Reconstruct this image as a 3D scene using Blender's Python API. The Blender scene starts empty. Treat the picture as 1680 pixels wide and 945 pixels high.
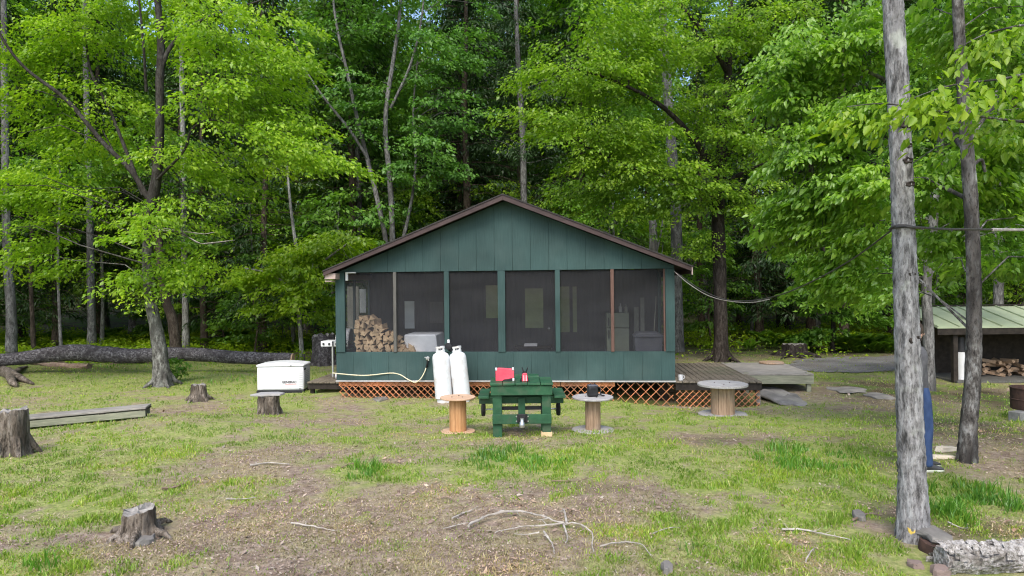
import bpy, math, random
import numpy as np
from mathutils import Vector, Matrix, Euler

random.seed(7)
scene = bpy.context.scene
COL = scene.collection
PI = math.pi
R = math.radians

# ------------------------------------------------------------------ camera frame (pixels of the photograph -> rays)
F, CU, CV, CZ, ROLL = 1119.0, 840.0, 472.5, 2.4, R(0.6)

def ray(u, v):
    a, b = (u - CU) / F, (CV - v) / F
    c, s = math.cos(ROLL), math.sin(ROLL)
    return a * c + b * s, -a * s + b * c

def P(u, v, Y):
    x, z = ray(u, v)
    return Vector((x * Y, Y, CZ + z * Y))

def sstep(a, b, x):
    t = np.clip((x - a) / (b - a), 0, 1)
    return t * t * (3 - 2 * t)

# ------------------------------------------------------------------ value noise
def vnoise(x, y, seed=0):
    x = np.asarray(x, float); y = np.asarray(y, float)
    xi = np.floor(x).astype(np.int64); yi = np.floor(y).astype(np.int64)
    xf = x - xi; yf = y - yi
    def h(i, j):
        n = (i * 374761393 + j * 668265263 + seed * 974634217) & 0xFFFFFFFF
        n = ((n ^ (n >> 13)) * 1274126177) & 0xFFFFFFFF
        return ((n ^ (n >> 16)) & 0xFFFFFF) / float(0xFFFFFF)
    u = xf * xf * (3 - 2 * xf); v = yf * yf * (3 - 2 * yf)
    return (h(xi, yi) * (1 - u) * (1 - v) + h(xi + 1, yi) * u * (1 - v)
            + h(xi, yi + 1) * (1 - u) * v + h(xi + 1, yi + 1) * u * v)

def fbm(x, y, seed=0, octv=4):
    s, a, t = 0.0, 0.5, 0.0
    for i in range(octv):
        s = s + a * vnoise(np.asarray(x) * 2 ** i, np.asarray(y) * 2 ** i, seed + i * 17); t += a; a *= .5
    return s / t

def gh(x, y):
    x = np.asarray(x, float); y = np.asarray(y, float)
    z = 0.2 * (1 - sstep(9.0, 13.0, y))
    z = z + 0.22 * np.exp(-(((x + 5.6) / 1.7) ** 2 + ((y - 11.9) / 1.3) ** 2))
    z = z + 0.10 * (fbm(x * .35, y * .35, 3, 3) - .5) * sstep(3, 6, y) * (1 - .6 * np.exp(-((x / 5) ** 2 + ((y - 17) / 5) ** 2)))
    z = z + 0.035 * (fbm(x * 2.2, y * 2.2, 9, 2) - .5)
    z = z + 14.0 * np.clip((y - 44) / 60, 0, 1.2) ** 1.6
    z = z - 0.20 * np.exp(-(((x - 4.4) / 2.3) ** 2 + ((y - 14.8) / 1.5) ** 2))
    z = z - 0.05
    return z

def g1(x, y):
    return float(gh(x, y))

def G(u, v):
    x, z = ray(u, v)
    Y, st = 3.0, .25
    while Y < 120 and CZ + z * Y > g1(x * Y, Y):
        Y += st
    a, b = Y - st, Y
    for _ in range(20):
        m = (a + b) / 2
        if CZ + z * m > g1(x * m, m): a = m
        else: b = m
    return Vector((x * b, b, g1(x * b, b)))

# ------------------------------------------------------------------ objects
def link(o, parent=None):
    COL.objects.link(o)
    if parent is not None:
        o.parent = parent
    return o

def tag(o, label, cat, group=None, kind=None):
    if label: o['label'] = label
    if cat: o['category'] = cat
    if group: o['group'] = group
    if kind: o['kind'] = kind
    return o

def thing(name, label, cat, loc=(0, 0, 0), rz=0, group=None, rot=None):
    o = bpy.data.objects.new(name, None)
    o.empty_display_size = .2
    o.location = loc
    o.rotation_euler = rot if rot else (0, 0, rz)
    link(o)
    return tag(o, label, cat, group)

def np_mesh(name, V, Fc, mat=None):
    """V (N,3), Fc (M,k) all the same k"""
    V = np.ascontiguousarray(V, np.float32); Fc = np.ascontiguousarray(Fc, np.int32)
    me = bpy.data.meshes.new(name)
    me.vertices.add(len(V)); me.vertices.foreach_set('co', V.ravel())
    n, k = Fc.shape
    me.loops.add(n * k); me.loops.foreach_set('vertex_index', Fc.ravel())
    me.polygons.add(n)
    me.polygons.foreach_set('loop_start', np.arange(0, n * k, k, dtype=np.int32))
    me.update(calc_edges=True)
    if mat: me.materials.append(mat)
    return me

class MB:
    def __init__(s): s.v, s.f = [], []
    def add(s, vs, fs):
        o = len(s.v)
        s.v += [tuple(p) for p in vs]; s.f += [tuple(i + o for i in f) for f in fs]
    def box(s, c, size, rot=None):
        hx, hy, hz = size[0] / 2, size[1] / 2, size[2] / 2
        m = Matrix.Identity(3) if rot is None else (rot if isinstance(rot, Matrix) else Euler(rot).to_matrix())
        vs = [Vector(c) + m @ Vector((x * hx, y * hy, z * hz)) for x in (-1, 1) for y in (-1, 1) for z in (-1, 1)]
        s.add(vs, [(0, 1, 3, 2), (4, 6, 7, 5), (0, 4, 5, 1), (2, 3, 7, 6), (0, 2, 6, 4), (1, 5, 7, 3)])
        return s
    def bar(s, p0, p1, w, t, up=(0, 0, 1)):
        p0, p1 = Vector(p0), Vector(p1); d = p1 - p0
        z = d.normalized(); x = z.cross(Vector(up))
        if x.length < 1e-4: x = z.cross(Vector((0, 1, 0)))
        x.normalize(); y = z.cross(x)
        return s.box((p0 + p1) / 2, (w, t, d.length), Matrix((x, y, z)).transposed())
    def prism(s, poly, y0, y1):
        n = len(poly)
        vs = [(x, y0, z) for x, z in poly] + [(x, y1, z) for x, z in poly]
        fs = [tuple(range(n))[::-1], tuple(range(n, 2 * n))] + [(i, (i + 1) % n, n + (i + 1) % n, n + i) for i in range(n)]
        s.add(vs, fs); return s
    def slab(s, poly, z0, z1):
        n = len(poly)
        vs = [(x, y, z0) for x, y in poly] + [(x, y, z1) for x, y in poly]
        fs = [tuple(range(n))[::-1], tuple(range(n, 2 * n))] + [(i, (i + 1) % n, n + (i + 1) % n, n + i) for i in range(n)]
        s.add(vs, fs); return s
    def tube(s, pts, rad, n=8, rough=0.0, rng=None, ell=None):
        pts = [Vector(p) for p in pts]
        if not hasattr(rad, '__len__'): rad = [rad] * len(pts)
        t = (pts[1] - pts[0]).normalized()
        ref = Vector((1, 0, 0)) if abs(t.x) < .8 else Vector((0, 1, 0))
        nx = t.cross(ref).normalized()
        vs, fs = [], []
        for i, p in enumerate(pts):
            if i == 0: d = pts[1] - p
            elif i == len(pts) - 1: d = p - pts[i - 1]
            else: d = pts[i + 1] - pts[i - 1]
            d.normalize()
            nx = (nx - d * nx.dot(d)).normalized()
            ny = d.cross(nx)
            for k in range(n):
                a = 2 * PI * k / n
                r = rad[i] * (1 + (rough * (rng.random() - .5) * 2 if rng is not None else 0))
                vs.append(p + (nx * math.cos(a) + ny * math.sin(a)) * r)
        for i in range(len(pts) - 1):
            for k in range(n):
                fs.append((i * n + k, i * n + (k + 1) % n, (i + 1) * n + (k + 1) % n, (i + 1) * n + k))
        fs.append(tuple(range(n))[::-1]); fs.append(tuple(range((len(pts) - 1) * n, len(pts) * n)))
        s.add(vs, fs); return s
    def lathe(s, prof, n=24, c=(0, 0, 0), rot=None, a0=0, a1=2 * PI, rough=0, rng=None):
        m = Matrix.Identity(3) if rot is None else (rot if isinstance(rot, Matrix) else Euler(rot).to_matrix())
        full = abs(a1 - a0 - 2 * PI) < 1e-4
        cnt = n if full else n + 1
        vs, fs = [], []
        jit = [1 + (rough * (rng.random() - .5) * 2 if rng is not None else 0) for _ in range(cnt)]
        for r, z in prof:
            for k in range(cnt):
                a = a0 + (a1 - a0) * k / n
                vs.append(Vector(c) + m @ Vector((r * jit[k] * math.cos(a), r * jit[k] * math.sin(a), z)))
        for i in range(len(prof) - 1):
            for k in range(n):
                k2 = (k + 1) % cnt
                fs.append((i * cnt + k, i * cnt + k2, (i + 1) * cnt + k2, (i + 1) * cnt + k))
        if full:
            if prof[0][0] > 1e-4: fs.append(tuple(range(cnt))[::-1])
            if prof[-1][0] > 1e-4: fs.append(tuple(range((len(prof) - 1) * cnt, len(prof) * cnt)))
        s.add(vs, fs); return s
    def cyl(s, p0, p1, r0, r1=None, n=16):
        return s.tube([p0, p1], [r0, r0 if r1 is None else r1], n)
    def mesh(s, name, mat, smooth=35):
        me = bpy.data.meshes.new(name)
        me.from_pydata([tuple(v) for v in s.v], [], s.f)
        me.validate(); me.update()
        if mat: me.materials.append(mat)
        if smooth:
            me.polygons.foreach_set('use_smooth', [True] * len(me.polygons))
            me.set_sharp_from_angle(angle=R(smooth))
        return me
    def build(s, name, mat, parent=None, smooth=35, bevel=0, loc=None, rz=0, seg=2):
        o = bpy.data.objects.new(name, s.mesh(name, mat, smooth))
        link(o, parent)
        if loc is not None: o.location = loc
        if rz: o.rotation_euler[2] = rz
        if bevel:
            b = o.modifiers.new('edge', 'BEVEL'); b.width = bevel; b.segments = seg
            b.limit_method = 'ANGLE'; b.angle_limit = R(40)
        return o

def copy_tree(o, parent=None):
    c = o.copy(); COL.objects.link(c)
    if parent is not None: c.parent = parent
    for ch in list(o.children): copy_tree(ch, c)
    return c

def catmull(pts, per=6):
    pts = [np.array(p, float) for p in pts]
    if len(pts) < 3:
        return [tuple(pts[0] + (pts[-1] - pts[0]) * t) for t in np.linspace(0, 1, per + 1)]
    ext = [2 * pts[0] - pts[1]] + pts + [2 * pts[-1] - pts[-2]]
    out = []
    for i in range(1, len(ext) - 2):
        p0, p1, p2, p3 = ext[i - 1:i + 3]
        for k in range(per):
            t = k / per
            out.append(.5 * ((2 * p1) + (-p0 + p2) * t + (2 * p0 - 5 * p1 + 4 * p2 - p3) * t * t + (-p0 + 3 * p1 - 3 * p2 + p3) * t ** 3))
    out.append(pts[-1])
    return [tuple(p) for p in out]

# ------------------------------------------------------------------ materials
def new_mat(name):
    m = bpy.data.materials.new(name); m.use_nodes = True
    nt = m.node_tree; nt.nodes.clear()
    return m, nt

def nd(nt, typ, **kw):
    n = nt.nodes.new(typ)
    for k, v in kw.items():
        if k.startswith('i_'):
            n.inputs[k[2:].replace('_', ' ')].default_value = v
        else: setattr(n, k, v)
    return n

def ramp(nt, stops, interp='LINEAR'):
    r = nt.nodes.new('ShaderNodeValToRGB'); r.color_ramp.interpolation = interp
    e = r.color_ramp.elements
    while len(e) < len(stops): e.new(.5)
    for el, (p, c) in zip(e, stops):
        el.position = p; el.color = (c[0], c[1], c[2], 1) if hasattr(c, '__len__') else (c, c, c, 1)
    return r

def surf(name, c1, c2, scale=6, stretch=(1, 1, 1), rough=.7, bump=.3, bscale=None, bdist=.01, metallic=0,
         stain=None, stain_amt=.5, stain_scale=1.5, lo=.35, hi=.65, detail=6, spec=.3, mottling=.15, objrand=0):
    """noise-blended surface with a bump, an optional second stain colour and large-scale mottling"""
    m, nt = new_mat(name); L = nt.links
    out = nd(nt, 'ShaderNodeOutputMaterial'); b = nd(nt, 'ShaderNodeBsdfPrincipled')
    L.new(b.outputs[0], out.inputs[0])
    tc = nd(nt, 'ShaderNodeTexCoord'); mp = nd(nt, 'ShaderNodeMapping'); mp.inputs['Scale'].default_value = stretch
    L.new(tc.outputs['Object'], mp.inputs[0])
    vec = mp.outputs[0]
    oi = nd(nt, 'ShaderNodeObjectInfo')
    if objrand:
        va = nd(nt, 'ShaderNodeVectorMath', operation='ADD')
        ml = nd(nt, 'ShaderNodeMath', operation='MULTIPLY'); ml.inputs[1].default_value = 37.0
        L.new(oi.outputs['Random'], ml.inputs[0]); L.new(mp.outputs[0], va.inputs[0]); L.new(ml.outputs[0], va.inputs[1])
        vec = va.outputs[0]
    n1 = nd(nt, 'ShaderNodeTexNoise'); n1.inputs['Scale'].default_value = scale; n1.inputs['Detail'].default_value = detail
    n1.inputs['Roughness'].default_value = .65
    L.new(vec, n1.inputs['Vector'])
    r1 = ramp(nt, [(lo, c1), (hi, c2)]); L.new(n1.outputs[0], r1.inputs[0])
    col = r1.outputs[0]
    if stain is not None:
        n2 = nd(nt, 'ShaderNodeTexNoise'); n2.inputs['Scale'].default_value = stain_scale; n2.inputs['Detail'].default_value = 5
        L.new(tc.outputs['Object'], n2.inputs['Vector'])
        r2 = ramp(nt, [(.5, 0.0), (.68, stain_amt)]); L.new(n2.outputs[0], r2.inputs[0])
        mx = nd(nt, 'ShaderNodeMix', data_type='RGBA'); L.new(r2.outputs[0], mx.inputs[0]); L.new(col, mx.inputs[6])
        mx.inputs[7].default_value = (*stain, 1); col = mx.outputs[2]
    n3 = nd(nt, 'ShaderNodeTexNoise'); n3.inputs['Scale'].default_value = .9; n3.inputs['Detail'].default_value = 3
    L.new(tc.outputs['Object'], n3.inputs['Vector'])
    r3 = ramp(nt, [(.3, 1 - mottling), (.7, 1 + mottling)]); L.new(n3.outputs[0], r3.inputs[0])
    mu = nd(nt, 'ShaderNodeMix', data_type='RGBA', blend_type='MULTIPLY'); mu.inputs[0].default_value = 1
    L.new(col, mu.inputs[6]); L.new(r3.outputs[0], mu.inputs[7]); col = mu.outputs[2]
    if objrand:
        r4 = ramp(nt, [(0, 1 - objrand), (1, 1 + objrand)]); L.new(oi.outputs['Random'], r4.inputs[0])
        m4 = nd(nt, 'ShaderNodeMix', data_type='RGBA', blend_type='MULTIPLY'); m4.inputs[0].default_value = 1
        L.new(col, m4.inputs[6]); L.new(r4.outputs[0], m4.inputs[7]); col = m4.outputs[2]
    L.new(col, b.inputs['Base Color'])
    b.inputs['Roughness'].default_value = rough; b.inputs['Metallic'].default_value = metallic
    b.inputs['Specular IOR Level'].default_value = spec
    if bump:
        n4 = nd(nt, 'ShaderNodeTexNoise'); n4.inputs['Scale'].default_value = bscale or scale * 1.6; n4.inputs['Detail'].default_value = 6
        L.new(vec, n4.inputs['Vector'])
        bp = nd(nt, 'ShaderNodeBump'); bp.inputs['Strength'].default_value = bump; bp.inputs['Distance'].default_value = bdist
        L.new(n4.outputs[0], bp.inputs['Height']); L.new(bp.outputs[0], b.inputs['Normal'])
    return m

def bark(name, dark, mid, light, sc=9, patch=(.52, .6), bump=.8, zs=.35, lichen=None, zdark=None):
    m, nt = new_mat(name); L = nt.links
    out = nd(nt, 'ShaderNodeOutputMaterial'); b = nd(nt, 'ShaderNodeBsdfPrincipled'); L.new(b.outputs[0], out.inputs[0])
    tc = nd(nt, 'ShaderNodeTexCoord'); mp = nd(nt, 'ShaderNodeMapping'); mp.inputs['Scale'].default_value = (1, 1, zs)
    L.new(tc.outputs['Object'], mp.inputs[0])
    n1 = nd(nt, 'ShaderNodeTexNoise'); n1.inputs['Scale'].default_value = sc * 2.2; n1.inputs['Detail'].default_value = 8; n1.inputs['Roughness'].default_value = .7
    n2 = nd(nt, 'ShaderNodeTexNoise'); n2.inputs['Scale'].default_value = sc * .55; n2.inputs['Detail'].default_value = 6; n2.inputs['Roughness'].default_value = .65
    v = nd(nt, 'ShaderNodeTexVoronoi'); v.inputs['Scale'].default_value = sc * 2.5
    for n in (n1, n2, v): L.new(mp.outputs[0], n.inputs['Vector'])
    r1 = ramp(nt, [(.36, dark), (.5, mid), (.66, light)]); L.new(n1.outputs[0], r1.inputs[0])
    r2 = ramp(nt, [(patch[0], 0.0), (patch[1], .75)]); L.new(n2.outputs[0], r2.inputs[0])
    mx = nd(nt, 'ShaderNodeMix', data_type='RGBA'); L.new(r2.outputs[0], mx.inputs[0]); L.new(r1.outputs[0], mx.inputs[6]); mx.inputs[7].default_value = (*dark, 1)
    col = mx.outputs[2]
    n6 = nd(nt, 'ShaderNodeTexNoise'); n6.inputs['Scale'].default_value = sc * 6.5; n6.inputs['Detail'].default_value = 5; n6.inputs['Roughness'].default_value = .6
    L.new(mp.outputs[0], n6.inputs['Vector'])
    r6 = ramp(nt, [(.54, 0.0), (.62, .6)]); L.new(n6.outputs[0], r6.inputs[0])
    m6 = nd(nt, 'ShaderNodeMix', data_type='RGBA'); L.new(r6.outputs[0], m6.inputs[0]); L.new(col, m6.inputs[6]); m6.inputs[7].default_value = (*dark, 1); col = m6.outputs[2]
    if lichen:
        n3 = nd(nt, 'ShaderNodeTexNoise'); n3.inputs['Scale'].default_value = sc * .4; n3.inputs['Detail'].default_value = 6
        L.new(tc.outputs['Object'], n3.inputs['Vector'])
        r3 = ramp(nt, [(.60, 0.0), (.68, .45)]); L.new(n3.outputs[0], r3.inputs[0])
        m3 = nd(nt, 'ShaderNodeMix', data_type='RGBA'); L.new(r3.outputs[0], m3.inputs[0]); L.new(col, m3.inputs[6]); m3.inputs[7].default_value = (*lichen, 1)
        col = m3.outputs[2]
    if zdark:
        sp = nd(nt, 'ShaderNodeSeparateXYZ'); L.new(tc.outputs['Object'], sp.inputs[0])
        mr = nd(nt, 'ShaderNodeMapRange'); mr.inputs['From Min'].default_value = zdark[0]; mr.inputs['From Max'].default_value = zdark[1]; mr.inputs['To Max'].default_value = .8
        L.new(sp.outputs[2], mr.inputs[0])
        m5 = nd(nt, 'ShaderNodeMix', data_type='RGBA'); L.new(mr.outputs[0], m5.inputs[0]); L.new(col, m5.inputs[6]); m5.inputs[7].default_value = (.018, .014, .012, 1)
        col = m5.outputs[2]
    L.new(col, b.inputs['Base Color']); b.inputs['Roughness'].default_value = .9; b.inputs['Specular IOR Level'].default_value = .15
    ad = nd(nt, 'ShaderNodeMath', operation='ADD'); L.new(n1.outputs[0], ad.inputs[0]); L.new(v.outputs[0], ad.inputs[1])
    bp = nd(nt, 'ShaderNodeBump'); bp.inputs['Strength'].default_value = bump; bp.inputs['Distance'].default_value = .02
    L.new(ad.outputs[0], bp.inputs['Height']); L.new(bp.outputs[0], b.inputs['Normal'])
    return m

def leafmat(name, cols, trans=.45, gloss=.06, objvar=.2):
    """cols: list of base colours picked at random leaf by leaf"""
    if name in ('leaf_yellow_green', 'leaf_fresh_green', 'leaf_beech', 'leaf_cool_green', 'leaf_deep_green'):
        cols = [(c[0] * 1.14, c[1] * 1.10, c[2] * 1.15) for c in cols]
    m, nt = new_mat(name); L = nt.links
    out = nd(nt, 'ShaderNodeOutputMaterial')
    ge = nd(nt, 'ShaderNodeNewGeometry'); oi = nd(nt, 'ShaderNodeObjectInfo')
    r = ramp(nt, [(i / max(1, len(cols) - 1), c) for i, c in enumerate(cols)]); L.new(ge.outputs['Random Per Island'], r.inputs[0])
    ro = ramp(nt, [(0, (1 - objvar, 1 - objvar, 1 - objvar * .5)), (1, (1 + objvar, 1 + objvar * .6, 1.0))]); L.new(oi.outputs['Random'], ro.inputs[0])
    mu = nd(nt, 'ShaderNodeMix', data_type='RGBA', blend_type='MULTIPLY'); mu.inputs[0].default_value = 1
    L.new(r.outputs[0], mu.inputs[6]); L.new(ro.outputs[0], mu.inputs[7])
    d = nd(nt, 'ShaderNodeBsdfDiffuse'); t = nd(nt, 'ShaderNodeBsdfTranslucent'); g = nd(nt, 'ShaderNodeBsdfGlossy'); g.inputs['Roughness'].default_value = .45
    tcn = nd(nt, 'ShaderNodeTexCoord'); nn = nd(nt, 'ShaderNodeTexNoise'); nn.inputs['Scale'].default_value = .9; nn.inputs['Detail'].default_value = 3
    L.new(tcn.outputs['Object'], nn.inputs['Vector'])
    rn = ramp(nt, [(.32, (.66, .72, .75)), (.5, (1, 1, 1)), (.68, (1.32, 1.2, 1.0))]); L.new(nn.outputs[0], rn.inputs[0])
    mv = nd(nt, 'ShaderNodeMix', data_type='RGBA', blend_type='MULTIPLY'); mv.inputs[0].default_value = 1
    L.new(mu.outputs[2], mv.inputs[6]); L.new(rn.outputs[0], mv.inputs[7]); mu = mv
    L.new(mu.outputs[2], d.inputs[0])
    tr = nd(nt, 'ShaderNodeMix', data_type='RGBA', blend_type='MULTIPLY'); tr.inputs[0].default_value = 1
    L.new(mu.outputs[2], tr.inputs[6]); tr.inputs[7].default_value = (1.05, 1.2, .40, 1)
    L.new(tr.outputs[2], t.inputs[0])
    m1 = nd(nt, 'ShaderNodeMixShader'); m1.inputs[0].default_value = trans
    L.new(d.outputs[0], m1.inputs[1]); L.new(t.outputs[0], m1.inputs[2])
    m2 = nd(nt, 'ShaderNodeMixShader'); m2.inputs[0].default_value = gloss
    L.new(m1.outputs[0], m2.inputs[1]); L.new(g.outputs[0], m2.inputs[2]); L.new(m2.outputs[0], out.inputs[0])
    return m

M = {}
M['siding'] = surf('green_siding', (.024, .054, .052), (.037, .072, .069), 11, (5, 5, .22), .75, .35, 30, .004, stain=(.06, .095, .09), stain_amt=.4, stain_scale=1.1, mottling=.26)
M['fascia'] = surf('brown_fascia', (.038, .024, .023), (.062, .040, .038), 10, (.4, 1, 1), .6, .15, mottling=.1)
M['soffit'] = surf('weathered_soffit', (.33, .25, .22), (.42, .33, .30), 10, (.4, 1, 1), .7, .2)
M['shingle'] = surf('dark_shingle', (.022, .02, .02), (.05, .045, .043), 30, (1, 1, 1), .9, .6)
M['mull_brown'] = surf('bare_brown_mullion', (.09, .05, .04), (.135, .078, .062), 14, (3, 3, .3), .7, .2)
M['mull_grey'] = surf('grey_mullion', (.075, .075, .066), (.12, .115, .105), 14, (3, 3, .3), .7, .2)
M['lattice'] = surf('lattice_wood', (.46, .18, .075), (.64, .31, .15), 9, (1, 1, 1), .75, .3, stain=(.26, .14, .09), stain_amt=.7, stain_scale=1.1, mottling=.25)
M['trim'] = surf('grey_trim', (.33, .33, .33), (.42, .42, .41), 14, (1, 1, 1), .6, .1)
M['deckwood'] = surf('deck_wood', (.10, .085, .064), (.22, .185, .14), 7, (6, .5, 3), .85, .5, stain=(.10, .12, .07), stain_amt=.55, stain_scale=1.2, mottling=.25)
M['greywood'] = surf('grey_wood', (.14, .13, .115), (.31, .29, .26), 7, (.6, 6, 4), .85, .5, mottling=.2)
M['greenboard'] = surf('mossy_board', (.16, .17, .12), (.25, .25, .18), 7, (.6, 6, 4), .85, .5, mottling=.25)
M['darkwood'] = surf('dark_wood', (.016, .013, .011), (.038, .03, .024), 8, (1, 1, 1), .85, .4)
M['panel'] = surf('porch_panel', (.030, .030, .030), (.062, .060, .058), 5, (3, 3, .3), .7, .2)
M['white'] = surf('white_paint', (.60, .61, .62), (.66, .67, .68), 4, (1, 1, 1), .4, .02, mottling=.03)
M['tankwhite'] = surf('tank_white', (.58, .60, .62), (.68, .70, .72), 3, (1, 1, 1), .45, .05, stain=(.36, .27, .19), stain_amt=.5, stain_scale=4.0, mottling=.08)
M['black'] = surf('black_plastic', (.012, .012, .014), (.025, .025, .028), 10, (1, 1, 1), .5, .1)
M['rubber'] = surf('rubber', (.012, .012, .012), (.03, .03, .03), 20, (1, 1, 1), .85, .2)
M['steel'] = surf('steel', (.45, .46, .48), (.6, .61, .63), 12, (1, 1, 1), .35, .05, metallic=.9)
M['tablegreen'] = surf('table_green', (.016, .066, .031), (.028, .098, .047), 8, (1, 1, 1), .5, .2, stain=(.075, .10, .065), stain_amt=.55, stain_scale=5, mottling=.25)
M['red'] = surf('red_plastic', (.66, .06, .10), (.74, .10, .14), 6, (1, 1, 1), .45, .03)
M['grey_plastic'] = surf('pale_plastic', (.5, .5, .52), (.6, .6, .62), 6, (1, 1, 1), .5, .03)
M['hose'] = surf('hose_cream', (.55, .50, .33), (.66, .61, .44), 12, (1, 1, 1), .5, .03)
M['newwood'] = surf('new_wood', (.40, .20, .085), (.55, .31, .15), 7, (6, 6, .5), .7, .25, stain=(.3, .15, .07), stain_amt=.4, mottling=.15)
M['newdisc'] = surf('new_disc_wood', (.46, .30, .19), (.60, .42, .29), 7, (.6, 6, 4), .75, .25, stain=(.30, .17, .10), stain_amt=.5, stain_scale=2.5)
M['oldcore'] = surf('old_core_wood', (.24, .16, .10), (.40, .28, .19), 7, (6, 6, .5), .8, .35, stain=(.2, .18, .16), stain_amt=.6, stain_scale=2)
M['olddisc'] = surf('old_disc_wood', (.26, .25, .25), (.42, .41, .40), 7, (.6, 6, 4), .85, .4, stain=(.2, .17, .14), stain_amt=.4, stain_scale=2.5)
M['paleblock'] = surf('pale_block', (.50, .36, .20), (.62, .46, .28), 7, (1, 6, 4), .8, .2)
M['logwood'] = surf('split_log', (.40, .28, .165), (.62, .47, .31), 9, (5, 1, 5), .85, .4, stain=(.22, .14, .09), stain_amt=.6, stain_scale=5, objrand=.22)
M['tarp'] = surf('clear_tarp', (.62, .66, .72), (.80, .84, .9), 3, (1, 1, 1), .3, .5, 5, .03, mottling=.1)
M['fridge'] = surf('fridge_olive', (.20, .23, .17), (.24, .27, .20), 3, (1, 1, 1), .4, .02)
M['bin'] = surf('bin_slate', (.075, .08, .10), (.10, .105, .125), 5, (1, 1, 1), .5, .05)
M['glass_reflect'] = surf('window_glass', (.16, .22, .10), (.26, .33, .17), 2.2, (1, 1, 1), .12, 0, spec=.6)  # reflected greenery is painted into the pane colour
M['curtain'] = surf('curtain_cloth', (.42, .45, .45), (.52, .55, .55), 5, (8, 1, .3), .9, .4)
M['whitecloth'] = surf('white_blind', (.62, .66, .66), (.7, .74, .74), 3, (1, 1, 1), .8, .05)
M['paleboard'] = surf('pale_board', (.22, .22, .18), (.30, .30, .25), 7, (5, 5, .5), .8, .2)
M['stone'] = surf('flat_stone', (.12, .115, .105), (.22, .205, .19), 4, (1, 1, 2), .9, .6, 9, .02, stain=(.2, .19, .15), stain_amt=.5, mottling=.2)
M['pinkstone'] = surf('pink_stone', (.17, .125, .11), (.25, .19, .165), 4, (1, 1, 2), .9, .6, 9, .02)
M['concrete'] = surf('concrete', (.14, .14, .135), (.22, .22, .21), 14, (1, 1, 1), .95, .4)
M['rust'] = surf('rusty_steel', (.04, .025, .022), (.10, .055, .04), 9, (1, 1, 1), .9, .4)
M['metalroof'] = surf('pale_green_roof', (.33, .38, .25), (.40, .45, .31), 3, (1, 1, 1), .4, .03, stain=(.28, .36, .22), stain_amt=.4, mottling=.08)
M['jeans'] = surf('denim', (.022, .046, .115), (.046, .080, .18), 18, (1, 1, .4), .9, .4, mottling=.25)
M['jacket'] = surf('grey_jacket', (.07, .07, .075), (.11, .11, .115), 12, (1, 1, 1), .9, .3)
M['skin'] = surf('skin_tone', (.48, .29, .21), (.55, .34, .25), 6, (1, 1, 1), .55, .05, mottling=.05)
M['hair'] = surf('dark_hair', (.03, .02, .015), (.07, .05, .035), 30, (1, 1, .3), .6, .5)
M['shoe'] = surf('dark_shoe', (.03, .032, .035), (.06, .062, .065), 12, (1, 1, 1), .8, .2)
M['sole'] = surf('pale_sole', (.40, .42, .34), (.5, .52, .44), 8, (1, 1, 1), .8, .1)
M['cable'] = surf('black_cable', (.03, .028, .027), (.06, .055, .05), 10, (1, 1, 1), .6, .05)
M['tape'] = surf('grey_tape', (.33, .30, .29), (.5, .46, .45), 10, (1, 1, 1), .5, .05)
M['rope'] = surf('pale_rope', (.26, .24, .21), (.36, .33, .30), 30, (1, 1, 1), .9, .4)
M['textdark'] = surf('lettering_dark', (.06, .05, .06), (.08, .07, .08), 5, rough=.5, bump=0)
M['textred'] = surf('lettering_red', (.6, .12, .12), (.65, .15, .15), 5, rough=.5, bump=0)
M['splitwhite'] = surf('fresh_split', (.55, .47, .36), (.7, .62, .5), 8, (1, 6, 6), .8, .3)
M['deadwood'] = surf('bleached_stick', (.27, .24, .205), (.46, .425, .38), 12, (1, 1, 1), .85, .4, mottling=.2)
M['stickbrown'] = surf('brown_stick', (.16, .11, .08), (.28, .21, .16), 12, (1, 1, 1), .85, .4, mottling=.2)

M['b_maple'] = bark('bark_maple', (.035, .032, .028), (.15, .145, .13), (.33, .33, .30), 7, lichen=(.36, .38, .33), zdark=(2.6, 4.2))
M['b_dark'] = bark('bark_dark', (.014, .011, .010), (.038, .031, .027), (.09, .08, .07), 7)
M['b_grey'] = bark('bark_grey', (.05, .048, .045), (.15, .145, .14), (.30, .30, .285), 7)
M['b_smooth'] = bark('bark_smooth_grey', (.05, .048, .047), (.22, .215, .215), (.38, .38, .38), 9, patch=(.60, .72), bump=.8, zs=.26, lichen=(.46, .49, .42))
M['b_mottle'] = bark('bark_mottled', (.018, .016, .015), (.10, .092, .085), (.30, .30, .29), 6, patch=(.50, .56), lichen=(.38, .40, .36))
M['b_brown'] = bark('bark_brown', (.03, .022, .017), (.085, .065, .05), (.17, .14, .11), 8)
M['b_pale'] = bark('bark_pale', (.07, .065, .06), (.25, .245, .23), (.40, .40, .38), 9, zs=.25)
M['b_log'] = bark('bark_fallen', (.03, .026, .028), (.085, .078, .084), (.26, .25, .255), 8, zs=1, bump=1)
M['b_birch'] = bark('bark_birch', (.12, .105, .09), (.34, .32, .30), (.56, .54, .52), 12, patch=(.56, .62), zs=1, bump=1)
M['stumpwood'] = bark('stump_grey', (.032, .025, .019), (.16, .132, .105), (.34, .30, .26), 9, zs=.25, bump=1)
M['stumptop'] = surf('stump_top', (.16, .15, .14), (.34, .32, .29), 14, (1, 1, 1), .9, .5)

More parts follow.
